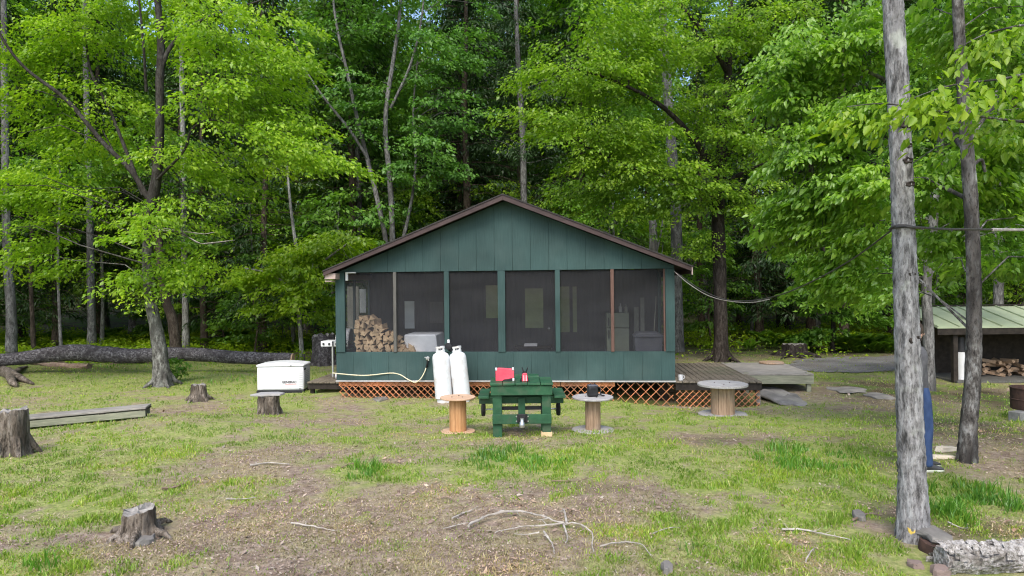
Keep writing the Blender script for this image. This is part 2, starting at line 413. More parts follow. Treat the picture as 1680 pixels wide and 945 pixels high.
M['l_yellow'] = leafmat('leaf_yellow_green', [(.13, .27, .020), (.20, .37, .026), (.27, .43, .036), (.16, .32, .024)], .5, .03)
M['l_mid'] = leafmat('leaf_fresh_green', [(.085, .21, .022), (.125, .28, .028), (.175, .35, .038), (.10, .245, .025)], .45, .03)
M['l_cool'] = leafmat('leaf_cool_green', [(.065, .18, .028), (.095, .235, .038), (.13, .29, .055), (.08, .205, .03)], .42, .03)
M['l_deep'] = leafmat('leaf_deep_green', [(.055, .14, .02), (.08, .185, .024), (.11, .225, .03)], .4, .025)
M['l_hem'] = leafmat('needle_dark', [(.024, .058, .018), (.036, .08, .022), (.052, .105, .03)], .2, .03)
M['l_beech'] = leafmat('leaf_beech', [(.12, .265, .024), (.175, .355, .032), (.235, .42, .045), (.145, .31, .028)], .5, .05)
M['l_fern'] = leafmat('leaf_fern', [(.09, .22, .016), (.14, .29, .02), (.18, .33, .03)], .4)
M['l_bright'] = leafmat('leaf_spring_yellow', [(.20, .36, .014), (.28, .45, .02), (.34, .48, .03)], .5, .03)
M['lichen_yellow'] = surf('lichen_yellow', (.42, .28, .04), (.56, .42, .10), 30, bump=.5)
M['lichen_pale'] = surf('lichen_pale', (.40, .42, .30), (.56, .57, .46), 30, bump=.5)
# ================================================================== GROUND
def spots(lst):
    out = []
    for u, v, ru, rv, w in lst:
        g = G(u, v); d = math.hypot(1, 0) * g.y
        out.append((g.x, g.y, ru / F * g.y, max(.25, rv * g.y / max(40., v - CV)), w))
    return out

def field(sp, x, y):
    s = np.zeros_like(np.asarray(x, float))
    for cx, cy, rx, ry, w in sp:
        s = s + 1.15 * w * np.exp(-(((x - cx) / rx) ** 2 + ((y - cy) / ry) ** 2))
    return s

GREEN = spots([(850, 755, 110, 28, .75), (595, 775, 45, 14, .9), (1330, 755, 120, 32, .75), (1010, 660, 80, 16, .35), (690, 680, 70, 16, .35),
               (1180, 820, 190, 50, .32), (1000, 745, 60, 16, .4), (140, 630, 170, 24, .3), (380, 625, 110, 18, .45), (120, 690, 130, 30, .3),
               (60, 820, 90, 60, .25), (540, 640, 60, 14, .5), (470, 665, 70, 16, .3), (300, 740, 70, 25, .1), (1600, 820, 90, 30, .8), (1560, 850, 30, 30, .6),
               (1300, 700, 70, 14, .35), (1440, 690, 70, 20, .3), (1100, 905, 120, 30, .3), (230, 600, 250, 14, .5), (1400, 600, 100, 14, .2),
               (60, 935, 90, 25, .5), (1300, 900, 160, 30, .25), (1640, 680, 60, 14, .35), (1100, 690, 60, 15, .2)])
DIRT = spots([(620, 690, 120, 14, .5), (450, 760, 170, 34, .6), (600, 850, 200, 55, .75), (330, 880, 120, 40, .5), (820, 870, 160, 50, .6), (1180, 722, 80, 14, .9),
              (960, 800, 120, 16, .55), (560, 655, 120, 12, .35), (520, 930, 200, 30, .5), (750, 930, 160, 30, .4), (1480, 860, 60, 40, .6), (1600, 740, 90, 30, .5),
              (1620, 880, 60, 20, .4), (340, 665, 60, 20, .3), (1420, 640, 60, 14, .6), (1150, 580, 60, 10, .8), (380, 700, 60, 20, .25), (1560, 700, 70, 20, .5), (1450, 770, 50, 30, .35)])

def cover(x, y):
    x = np.asarray(x, float); y = np.asarray(y, float)
    n = fbm(x * .55, y * .55, 21, 4); n2 = fbm(x * 2.1, y * 2.1, 31, 3)
    n3 = fbm(x * 6.0, y * 6.0, 41, 2)
    g = .46 + 1.2 * (n - .5) + 1.3 * (n2 - .5) + .95 * (n3 - .5) + field(GREEN, x, y) - .78 * field(DIRT, x, y)
    left = sstep(-2.2, -5.5, x) * sstep(5, 9, y)
    return np.clip(g + .12 * left, 0, 1)

def axis(lo, hi, d0, far, n):
    core = np.arange(lo, hi + 1e-6, d0)
    t = np.linspace(0, 1, n + 1)[1:]
    return core, t

core = np.arange(-15, 15.01, .13)
t = np.linspace(0, 1, 40)[1:] ** 2.2
xs = np.concatenate([(-15 - 385 * t)[::-1], core, 15 + 385 * t])
corey = np.arange(3.2, 24.01, .13)
ty = np.linspace(0, 1, 70)[1:]
ys = np.concatenate([np.array([-300, -120, -60, -30, -15, -8, -4, -1, 1, 2.2]), corey, 24 + 80 * ty ** 1.4, np.array([140, 220, 330, 450])])
XX, YY = np.meshgrid(xs, ys)
ZZ = gh(XX, YY)
nx_, ny_ = len(xs), len(ys)
Vg = np.stack([XX, YY, ZZ], -1).reshape(-1, 3)
ii = np.arange(nx_ * ny_).reshape(ny_, nx_)
Fg = np.stack([ii[:-1, :-1], ii[:-1, 1:], ii[1:, 1:], ii[1:, :-1]], -1).reshape(-1, 4)

def ground_material():
    m, nt = new_mat('ground_soil_and_turf'); L = nt.links
    out = nd(nt, 'ShaderNodeOutputMaterial'); b = nd(nt, 'ShaderNodeBsdfPrincipled'); L.new(b.outputs[0], out.inputs[0])
    b.inputs['Roughness'].default_value = .95; b.inputs['Specular IOR Level'].default_value = .1
    tc = nd(nt, 'ShaderNodeTexCoord')
    def noise(sc, det=6, ro=.65):
        n = nd(nt, 'ShaderNodeTexNoise'); n.inputs['Scale'].default_value = sc; n.inputs['Detail'].default_value = det; n.inputs['Roughness'].default_value = ro
        L.new(tc.outputs['Object'], n.inputs['Vector']); return n.outputs[0]
    def mix(f, a, bb):
        x = nd(nt, 'ShaderNodeMix', data_type='RGBA')
        if hasattr(f, 'is_output'): L.new(f, x.inputs[0])
        else: x.inputs[0].default_value = f
        for s, i in ((a, 6), (bb, 7)):
            if hasattr(s, 'is_output'): L.new(s, x.inputs[i])
            else: x.inputs[i].default_value = (*s, 1)
        return x.outputs[2]
    soil = ramp(nt, [(.30, (.09, .064, .048)), (.44, (.20, .147, .113)), (.58, (.305, .24, .19)), (.72, (.42, .36, .31))]); L.new(noise(9, 9, .75), soil.inputs[0])
    straw = ramp(nt, [(.35, (.24, .21, .095)), (.55, (.38, .345, .18)), (.7, (.47, .44, .26))]); L.new(noise(22, 6, .7), straw.inputs[0])
    green = ramp(nt, [(.30, (.12, .17, .04)), (.46, (.21, .265, .065)), (.60, (.32, .34, .12)), (.74, (.40, .375, .21))]); L.new(noise(16, 7, .7), green.inputs[0])
    at = nd(nt, 'ShaderNodeAttribute'); at.attribute_name = 'turf'
    fa = nd(nt, 'ShaderNodeAttribute'); fa.attribute_name = 'woods'
    sf = ramp(nt, [(.44, 0.0), (.64, .6)]); L.new(noise(2.6, 7, .7), sf.inputs[0])
    c = mix(sf.outputs[0], soil.outputs[0], straw.outputs[0])
    ad = nd(nt, 'ShaderNodeMath', operation='MULTIPLY_ADD'); L.new(noise(7, 6, .7), ad.inputs[0]); ad.inputs[1].default_value = 1.1; ad.inputs[2].default_value = -.55
    ad2 = nd(nt, 'ShaderNodeMath', operation='ADD'); L.new(at.outputs['Fac'], ad2.inputs[0]); L.new(ad.outputs[0], ad2.inputs[1])
    gf = ramp(nt, [(.08, 0.0), (.78, .9)]); L.new(ad2.outputs[0], gf.inputs[0])
    c = mix(gf.outputs[0], c, green.outputs[0])
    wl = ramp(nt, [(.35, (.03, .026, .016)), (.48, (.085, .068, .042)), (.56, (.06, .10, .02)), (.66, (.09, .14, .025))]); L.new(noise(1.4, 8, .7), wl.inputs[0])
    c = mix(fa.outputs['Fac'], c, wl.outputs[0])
    L.new(c, b.inputs['Base Color'])
    bp = nd(nt, 'ShaderNodeBump'); bp.inputs['Strength'].default_value = .9; bp.inputs['Distance'].default_value = .035
    L.new(noise(18, 8, .7), bp.inputs['Height']); L.new(bp.outputs[0], b.inputs['Normal'])
    return m

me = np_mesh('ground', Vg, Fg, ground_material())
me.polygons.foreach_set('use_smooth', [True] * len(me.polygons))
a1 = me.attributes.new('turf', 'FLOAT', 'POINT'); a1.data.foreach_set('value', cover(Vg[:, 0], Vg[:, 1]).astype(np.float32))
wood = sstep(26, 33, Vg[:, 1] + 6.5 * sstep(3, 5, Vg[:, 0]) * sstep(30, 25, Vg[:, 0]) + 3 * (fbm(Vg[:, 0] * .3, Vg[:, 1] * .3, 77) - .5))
SHADED_LITTER = spots([(1570, 700, 110, 40, .8), (1450, 745, 60, 40, .6), (1420, 640, 90, 22, .7), (1610, 650, 110, 24, .8), (1610, 868, 60, 24, .7), (1480, 850, 50, 30, .5), (1180, 722, 90, 12, .45), (970, 800, 80, 10, .4), (120, 604, 120, 8, .7)])  # brown woodland litter, with canopy shade painted into its darker tone
wood = np.clip(wood + field(SHADED_LITTER, Vg[:, 0], Vg[:, 1]) * (.5 + fbm(Vg[:, 0] * 2, Vg[:, 1] * 2, 55, 3)), 0, 1)
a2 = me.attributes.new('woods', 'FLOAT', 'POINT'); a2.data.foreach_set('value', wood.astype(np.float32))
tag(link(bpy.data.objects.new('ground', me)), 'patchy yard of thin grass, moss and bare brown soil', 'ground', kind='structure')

# gravel track behind the porch deck
def draped(name, poly_px, mat, lift, label, cat, seed=0, d=.16):
    pts = [G(u, v) for u, v in poly_px]
    px = np.array([p.x for p in pts]); py = np.array([p.y for p in pts])
    gx = np.arange(px.min() - .5, px.max() + .5, d); gy = np.arange(py.min() - .5, py.max() + .5, d)
    X, Y = np.meshgrid(gx, gy)
    def inside(X, Y):
        r = np.zeros(X.shape, bool); j = len(px) - 1
        for i in range(len(px)):
            c = ((py[i] > Y) != (py[j] > Y)) & (X < (px[j] - px[i]) * (Y - py[i]) / (py[j] - py[i] + 1e-9) + px[i])
            r ^= c; j = i
        return r
    wob = .7
    k = inside(X + wob * (fbm(X * .9, Y * .9, seed) - .5), Y + wob * (fbm(X * .9, Y * .9, seed + 5) - .5))
    idx = np.arange(X.size).reshape(X.shape)
    kk = k[:-1, :-1] & k[1:, :-1] & k[:-1, 1:] & k[1:, 1:]
    Fq = np.stack([idx[:-1, :-1][kk], idx[:-1, 1:][kk], idx[1:, 1:][kk], idx[1:, :-1][kk]], -1)
    Z = gh(X, Y) + lift + .02 * (fbm(X * 4, Y * 4, seed + 9) - .3)
    me = np_mesh(name, np.stack([X, Y, Z], -1).reshape(-1, 3), Fq, mat)
    me.polygons.foreach_set('use_smooth', [True] * len(me.polygons))
    return tag(link(bpy.data.objects.new(name, me)), label, cat, kind='structure')

M['gravel'] = surf('grey_gravel', (.09, .085, .08), (.27, .26, .255), 28, (1, 1, 1), .95, .9, 40, .03, stain=(.12, .10, .07), stain_amt=.5, stain_scale=.8, mottling=.3)
draped('gravel_track', [(1285, 606), (1310, 590), (1400, 586), (1500, 584), (1560, 590), (1540, 604), (1470, 612), (1400, 614), (1340, 612)], M['gravel'], .02,
       'grey gravel track curving behind the deck', 'track', 40)

# ------------------------------------------------------------------ grass, litter (things nobody could count)
rngG = np.random.default_rng(11)
M['blade'] = leafmat('grass_blade', [(.12, .25, .024), (.20, .34, .038), (.29, .40, .065), (.15, .29, .026), (.40, .41, .14)], .35, .03)
M['blade_lush'] = leafmat('grass_lush', [(.07, .21, .016), (.11, .29, .024), (.17, .36, .034)], .35, .05)
M['blade_dry'] = leafmat('grass_dry', [(.30, .25, .12), (.42, .37, .20), (.25, .24, .09), (.48, .43, .27)], .3, .04)
M['litter'] = leafmat('leaf_litter', [(.15, .095, .07), (.30, .22, .175), (.40, .315, .26), (.24, .155, .12), (.40, .32, .26), (.34, .24, .195), (.48, .42, .36)], .1, .04, 0)

def blades(name, mat, xy, h, w, label, cat, spread=.5):
    n = len(xy)
    z = gh(xy[:, 0], xy[:, 1])
    a = rngG.uniform(0, 2 * PI, n); lean = rngG.uniform(.05, spread, n) * h
    b = rngG.uniform(0, 2 * PI, n)
    wx, wy = np.cos(a) * w / 2, np.sin(a) * w / 2
    base = np.stack([xy[:, 0], xy[:, 1], z - .01], -1)
    V = np.empty((n, 5, 3))
    V[:, 0] = base - np.stack([wx, wy, 0 * wx], -1); V[:, 1] = base + np.stack([wx, wy, 0 * wx], -1)
    mid = base + np.stack([np.cos(b) * lean * .35, np.sin(b) * lean * .35, h * .6], -1)
    V[:, 2] = mid + np.stack([wx, wy, 0 * wx], -1) * .75; V[:, 3] = mid - np.stack([wx, wy, 0 * wx], -1) * .75
    V[:, 4] = base + np.stack([np.cos(b) * lean, np.sin(b) * lean, h], -1)
    k = np.arange(n)[:, None] * 5
    F4 = np.concatenate([k + np.array([[0, 1, 2, 3]]), k + np.array([[3, 2, 4, 4]])], 0)
    # quads + triangles: write as two meshes' worth of loops
    me = bpy.data.meshes.new(name)
    V = V.reshape(-1, 3)
    me.vertices.add(len(V)); me.vertices.foreach_set('co', V.astype(np.float32).ravel())
    q = (k + np.array([[0, 1, 2, 3]])); t3 = (k + np.array([[3, 2, 4]]))
    li = np.concatenate([q, t3], 1).astype(np.int32)
    me.loops.add(li.size); me.loops.foreach_set('vertex_index', li.ravel())
    me.polygons.add(2 * n)
    st = np.stack([np.arange(n) * 7, np.arange(n) * 7 + 4], -1).astype(np.int32)
    me.polygons.foreach_set('loop_start', st.ravel()); me.update(calc_edges=True)
    me.materials.append(mat)
    return tag(link(bpy.data.objects.new(name, me)), label, cat, kind='stuff')

def frustum_points(n, y0, y1, p=1.0):
    """random yard points, denser towards the camera"""
    t = rngG.random(n)
    y = 1 / (1 / y0 + t * (1 / y1 - 1 / y0)) if p else y0 + t * (y1 - y0)
    x = (rngG.random(n) - .5) * 2 * (y * .80 + .6)
    return np.stack([x, y], -1)

CLEAR = [(G(u, v).x, G(u, v).y, r) for u, v, r in ((751, 706, .33), (973, 704, .40), (1186, 679, .50), (729, 651, .22), (759, 651, .22), (230, 870, .34), (20, 735, .34), (1285, 655, .5), (1442, 651, .3), (1534, 897, .25), (1545, 940, .25), (1500, 930, .2), (1640, 922, .5), (1560, 925, .3))]      # (x, y, r) spots kept free of grass: filled with the footprints of things
def keep_clear(xy):
    k = np.ones(len(xy), bool)
    for x, y, r in CLEAR: k &= (xy[:, 0] - x) ** 2 + (xy[:, 1] - y) ** 2 > r * r
    cx, cy = .1, 15.25   # the cabin and its decks
    c, s = math.cos(R(5)), math.sin(R(5))
    lx = (xy[:, 0] + .15) * c - (xy[:, 1] - 15.2) * s; ly = (xy[:, 0] + .15) * s + (xy[:, 1] - 15.2) * c
    k &= ~((lx > -4.6) & (lx < 5.6) & (ly > .05) & (ly < 7.2))
    k &= ~((lx > 5.4) & (lx < 7.3) & (ly > 1.0) & (ly < 4))
    return k

def yard_vegetation():
    # thin turf
    xy = frustum_points(330000, 4.6, 27)
    c = cover(xy[:, 0], xy[:, 1]); tuft = fbm(xy[:, 0] * 5, xy[:, 1] * 5, 51, 2)
    k = (rngG.random(len(xy)) < np.clip(.20 + (c - .14) * 1.0, 0, 1)) & (tuft > .33) & keep_clear(xy)
    xy = xy[k]; n = len(xy); tt = tuft[k]; cc = c[k]
    h = (.012 + .028 * rngG.random(n) ** 1.5) * (.6 + 1.0 * (tt - .36) / .3) * (.7 + .6 * cc)
    blades('grass', M['blade'], xy, h, .006 + .0011 * xy[:, 1] * rngG.uniform(.6, 1.2, n), 'thin fresh grass growing in patches over the yard', 'grass', .9)
    # lush patches
    xy = frustum_points(260000, 4.6, 30)
    c = cover(xy[:, 0], xy[:, 1]); tuft = fbm(xy[:, 0] * 3, xy[:, 1] * 3, 61, 2)
    f = field(GREEN, xy[:, 0], xy[:, 1])
    k = (rngG.random(len(xy)) < np.clip((f - .42) * 2.2, 0, 1)) & (tuft > .42) & (c > .45) & keep_clear(xy)
    xy = xy[k]; n = len(xy); tt = tuft[k]
    h = (.04 + .075 * rngG.random(n)) * (.5 + 1.2 * (tt - .42) / .3)
    blades('grass_tufts', M['blade_lush'], xy, h, .007 + .001 * xy[:, 1] * rngG.uniform(.6, 1.2, n), 'taller dark green grass in lush clumps', 'grass', .7)
    # dry stems
    xy = frustum_points(170000, 4.6, 26)
    nn = fbm(xy[:, 0] * .9, xy[:, 1] * .9, 71, 3)
    k = (rngG.random(len(xy)) < np.clip((nn - .33) * 2.6, 0, .85)) & keep_clear(xy)
    xy = xy[k]; n = len(xy)
    blades('dry_grass', M['blade_dry'], xy, .01 + .035 * rngG.random(n), .005 + .0010 * xy[:, 1] * rngG.uniform(.6, 1.2, n), 'dry straw coloured grass lying over the soil', 'dry grass', 1.6)
    # woodland floor growth behind the log and the cabin
    xy = frustum_points(200000, 21.5, 40, 0)
    nn = fbm(xy[:, 0] * .5, xy[:, 1] * .5, 81, 3); cl = fbm(xy[:, 0] * 2.2, xy[:, 1] * 2.2, 83, 2)
    k = (rngG.random(len(xy)) < np.clip((nn - .30) * 3, 0, 1)) & (cl > .40) & keep_clear(xy)
    k &= ~((xy[:, 0] > 4.5) & (xy[:, 1] < 26.5) & (rngG.random(len(xy)) < .93))
    k &= ~((xy[:, 0] < -3) & (xy[:, 1] < 23))
    xy = xy[k]; n = len(xy)
    h = (.05 + .40 * rngG.random(n)) * np.clip((cl[k] - .38) / .2, .15, 1.1)
    Pn = np.stack([xy[:, 0], xy[:, 1], gh(xy[:, 0], xy[:, 1]) + h], -1)
    T_ = rngG.normal(0, 1, (n, 3)); T_[:, 2] = T_[:, 2] * .4 - .15; N_ = rngG.normal(0, .45, (n, 3)); N_[:, 2] += 1
    V, Fc = leaf_verts(Pn, T_, N_, rngG.uniform(.07, .17, n), .5, simple=True)
    tag(link(bpy.data.objects.new('undergrowth', np_mesh('undergrowth', V, Fc, M['l_bright']))), 'low green undergrowth covering the woodland floor', 'undergrowth', kind='stuff')
    # fallen leaves and bark crumbs
    xy = frustum_points(150000, 4.6, 26)
    c = cover(xy[:, 0], xy[:, 1])
    cl = fbm(xy[:, 0] * 1.6, xy[:, 1] * 1.6, 91, 3)
    k = (rngG.random(len(xy)) < np.clip((.66 - c) * 1.0 + (cl - .5) * 1.6, .02, .9)) & keep_clear(xy)
    xy = xy[k]; n = len(xy)
    z = gh(xy[:, 0], xy[:, 1])
    s = (.004 + .010 * rngG.random(n) ** 2 + .022 * (rngG.random(n) > .985)) * (1 + xy[:, 1] * .03)
    a = rngG.uniform(0, 2 * PI, n); tilt = rngG.normal(0, .35, (n, 2))
    ex = np.stack([np.cos(a), np.sin(a), tilt[:, 0]], -1); ey = np.stack([-np.sin(a), np.cos(a), tilt[:, 1]], -1)
    base = np.stack([xy[:, 0], xy[:, 1], z + .008 + .012 * rngG.random(n)], -1)
    asp = rngG.uniform(.08, .6, n)
    V = np.stack([base - ex * s[:, None], base - ey * (s * asp)[:, None], base + ex * s[:, None], base + ey * (s * asp)[:, None] + np.array([0, 0, .006])], 1).reshape(-1, 3)
    me = np_mesh('leaf_litter', V, np.arange(4 * n).reshape(-1, 4), M['litter'])
    tag(link(bpy.data.objects.new('leaf_litter', me)), 'fallen brown leaves and bark crumbs over the yard', 'leaf litter', kind='stuff')

# ================================================================== FOLIAGE
def leaf_verts(Pn, T, N, ln, wr, fold=.18, simple=False):
    """Pn base points, T tip directions, N normals, ln lengths; -> verts, faces of folded pointed leaves"""
    T = T / (np.linalg.norm(T, axis=1, keepdims=True) + 1e-9)
    N = N - T * np.sum(N * T, 1, keepdims=True); N = N / (np.linalg.norm(N, axis=1, keepdims=True) + 1e-9)
    S = np.cross(N, T)
    l = ln[:, None]; w = l * wr
    b = Pn; tip = Pn + T * l - N * l * .10
    if simple:
        m1 = Pn + T * l * .45 + S * w * .5 + N * w * fold; m2 = Pn + T * l * .45 - S * w * .5 + N * w * fold
        V = np.stack([b, m1, tip, m2], 1).reshape(-1, 3)
        return V, np.arange(len(V)).reshape(-1, 4)
    l1 = Pn + T * l * .32 + S * w * .5 + N * w * fold; l2 = Pn + T * l * .72 + S * w * .34 + N * (w * fold * .7 - l * .05)
    r1 = Pn + T * l * .32 - S * w * .5 + N * w * fold; r2 = Pn + T * l * .72 - S * w * .34 + N * (w * fold * .7 - l * .05)
    V = np.stack([b, l1, l2, tip, r2, r1], 1).reshape(-1, 3)
    k = np.arange(len(Pn))[:, None] * 6
    return V, np.concatenate([k + np.array([[0, 1, 2, 3]]), k + np.array([[0, 3, 4, 5]])], 0)

def spray_leaves(rng, C, D, Ls, per, size, wr=.55, droop=.25, flat=.05, hang=.45, simple=True, wide=.42, scat=.45):
    """flat drooping leaf sprays: centres C, horizontal outward unit dirs D, lengths Ls"""
    S = len(C)
    a = rng.beta(1.6, 1.3, (S, per)) - .5
    taper = np.clip(1.15 - (a + .5) * .75, .25, 1)
    b = rng.uniform(-1, 1, (S, per)) * taper * wide
    Sd = np.stack([-D[:, 1], D[:, 0], np.zeros(S)], -1)
    L_ = Ls[:, None]
    tilt = rng.normal(0, .12, (S, 1))
    pos = (C[:, None, :] + D[:, None, :] * (a * L_)[..., None] + Sd[:, None, :] * (b * L_)[..., None])
    pos[..., 2] += -droop * (a + .5) ** 2 * L_ - .18 * np.abs(b) * L_ + tilt * a * L_ + rng.normal(0, flat, (S, per)) * L_
    T = D[:, None, :] * rng.uniform(.3, 1, (S, per, 1)) + Sd[:, None, :] * (np.sign(b) * rng.uniform(.1, .9, (S, per)))[..., None] + rng.normal(0, .25, (S, per, 3))
    T[..., 2] -= hang * rng.uniform(.3, 1.6, (S, per))
    N = rng.normal(0, scat, (S, per, 3)); N[..., 2] += 1
    ln = size * rng.uniform(.5, 1.4, S * per) * np.repeat(rng.uniform(.8, 1.2, S), per)
    return leaf_verts(pos.reshape(-1, 3), T.reshape(-1, 3), N.reshape(-1, 3), ln, wr, simple=simple)

class Tree:
    """trunk + crown built in coordinates local to the foot of the trunk"""
    def __init__(s, seed):
        s.rng = np.random.default_rng(seed); s.mb = MB(); s.stems = []; s.V = []; s.F = []; s.n = 0
    def stem(s, pts, rad, n=12, per=5, flare=0, rough=.07, attach=True):
        sm = np.array(catmull([(*p, r) for p, r in zip(pts, rad)], per))
        pp, rr = sm[:, :3], np.maximum(sm[:, 3], .003)
        if flare:
            hgt = pp[:, 2] - pp[0, 2]
            rr = rr * (1 + flare * np.exp(-hgt / .28))
        s.mb.tube([tuple(p) for p in pp], list(rr), n, rough, s.rng)
        if attach: s.stems.append((pp, rr))
    def roots(s, r, k=6, ln=1.6):
        for i in range(k):
            a = 2 * PI * (i + s.rng.random() * .6) / k
            d = np.array([math.cos(a), math.sin(a), 0])
            l = r * ln * s.rng.uniform(.7, 1.3)
            s.mb.tube([d * r * .6 + np.array([0, 0, r * 1.5]), d * r * 1.15 + np.array([0, 0, r * .55]), d * (r + l * .5) + np.array([0, 0, .06]), d * (r + l) + np.array([0, 0, -.06])],
                      [r * .30, r * .30, r * .20, r * .08], 7, .1, s.rng)
    def twig(s, c, r0=None, n=5, k=1.0):
        best = None
        for pp, rr in s.stems:
            h = np.hypot(pp[:, 0] - c[0], pp[:, 1] - c[1])
            cost = h + np.abs(pp[:, 2] - (c[2] - .25 * h)) * 1.2
            i = int(np.argmin(cost))
            if best is None or cost[i] < best[0]: best = (cost[i], pp[i], rr[i])
        p, r = best[1], best[2]
        d = np.asarray(c) - p; ln = np.linalg.norm(d)
        ra = min(r * .5, .005 + ln * .0042) * k
        m1 = p + d * .35 + np.array([0, 0, .09 * ln]) + s.rng.normal(0, .05, 3) * ln
        m2 = p + d * .7 + np.array([0, 0, .07 * ln]) + s.rng.normal(0, .04, 3) * ln
        s.mb.tube([tuple(p), tuple(m1), tuple(m2), tuple(c)], [ra, ra * .75, ra * .5, max(.003, ra * .22)], n)
        return p
    def leaves(s, C, per, L_, size, outward=None, **kw):
        C = np.asarray(C, float)
        if outward is None:
            D = np.empty_like(C)
            for i, c in enumerate(C):
                o = None
                for pp, rr in s.stems:
                    j = int(np.argmin(np.abs(pp[:, 2] - c[2]))); dd = c - pp[j]
                    if o is None or np.hypot(dd[0], dd[1]) < np.hypot(o[0], o[1]): o = dd
                D[i] = o
        else: D = np.asarray(outward, float)
        D[:, 2] = 0; D = D + s.rng.normal(0, .35, D.shape) * np.linalg.norm(D, axis=1, keepdims=True) * np.array([1, 1, 0])
        D = D / (np.linalg.norm(D, axis=1, keepdims=True) + 1e-6)
        Ls = L_ * s.rng.uniform(.65, 1.3, len(C))
        V, Fc = spray_leaves(s.rng, C, D, Ls, per, size, **kw)
        s.V.append(V); s.F.append(Fc + s.n); s.n += len(V)
    def make(s, name, label, cat, loc, bark_m, leaf_m, group=None):
        t = thing(name, label, cat, loc, group=group)
        s.mb.build('trunk', bark_m, t, smooth=60)
        if s.V:
            o = bpy.data.objects.new('crown', np_mesh('crown', np.concatenate(s.V), np.concatenate(s.F), leaf_m)); link(o, t)
        return t

def ell_points(rng, c, r, n):
    d = rng.normal(0, 1, (n, 3)); d /= np.linalg.norm(d, axis=1, keepdims=True)
    return np.asarray(c) + d * (rng.random((n, 1)) ** .45) * np.asarray(r)

def px_tree(name, label, cat, stems, Y, blobs, bark_m, leaf_m, seed, per=60, L_=1.3, size=.1, flare=.6, roots=5, base=None, seg=5, twig_share=.4, dens=1.7, much=1.5, group=None, far_up=True, nseg=12, leafkw={}):
    """a tree whose stems and crown masses are read off the photograph as directions, at its own depth Y"""
    (u0, v0, r0) = stems[0][0][:3]
    g = base if base is not None else P(u0, v0, Y)
    bx, by = g.x, Y; bz = g1(bx, by)
    T = Tree(seed)
    for k, st in enumerate(stems):
        pts, rad = [], []
        for q in st:
            p = P(q[0], q[1], Y + (q[3] if len(q) > 3 else 0))
            pts.append((p.x - bx, p.y - by, p.z - bz)); rad.append(q[2] / F * p.y)
        if k == 0:
            pts[0] = (0, 0, -.15)
        T.stem(pts, rad, nseg if k == 0 else 9, seg if k == 0 else 5, flare if k == 0 else 0)
    if roots: T.roots(stems[0][0][2] / F * Y, roots)
    for b in blobs:
        u, v, ru, rv, dY, rY, n = b[:7]
        c = P(u, v, Y + dY)
        r = (ru / F * (Y + dY), rY, rv / F * (Y + dY))
        n = int(n * much)
        C = ell_points(T.rng, (c.x - bx, c.y - by, c.z - bz), r, n)
        for q in C[:max(1, int(n * twig_share))]: T.twig(q)
        kw = dict(leafkw)
        T.leaves(C, int(per * dens), L_, b[7] if len(b) > 7 else size, **kw)
    return T.make(name, label, cat, (bx, by, bz), bark_m, leaf_m, group)
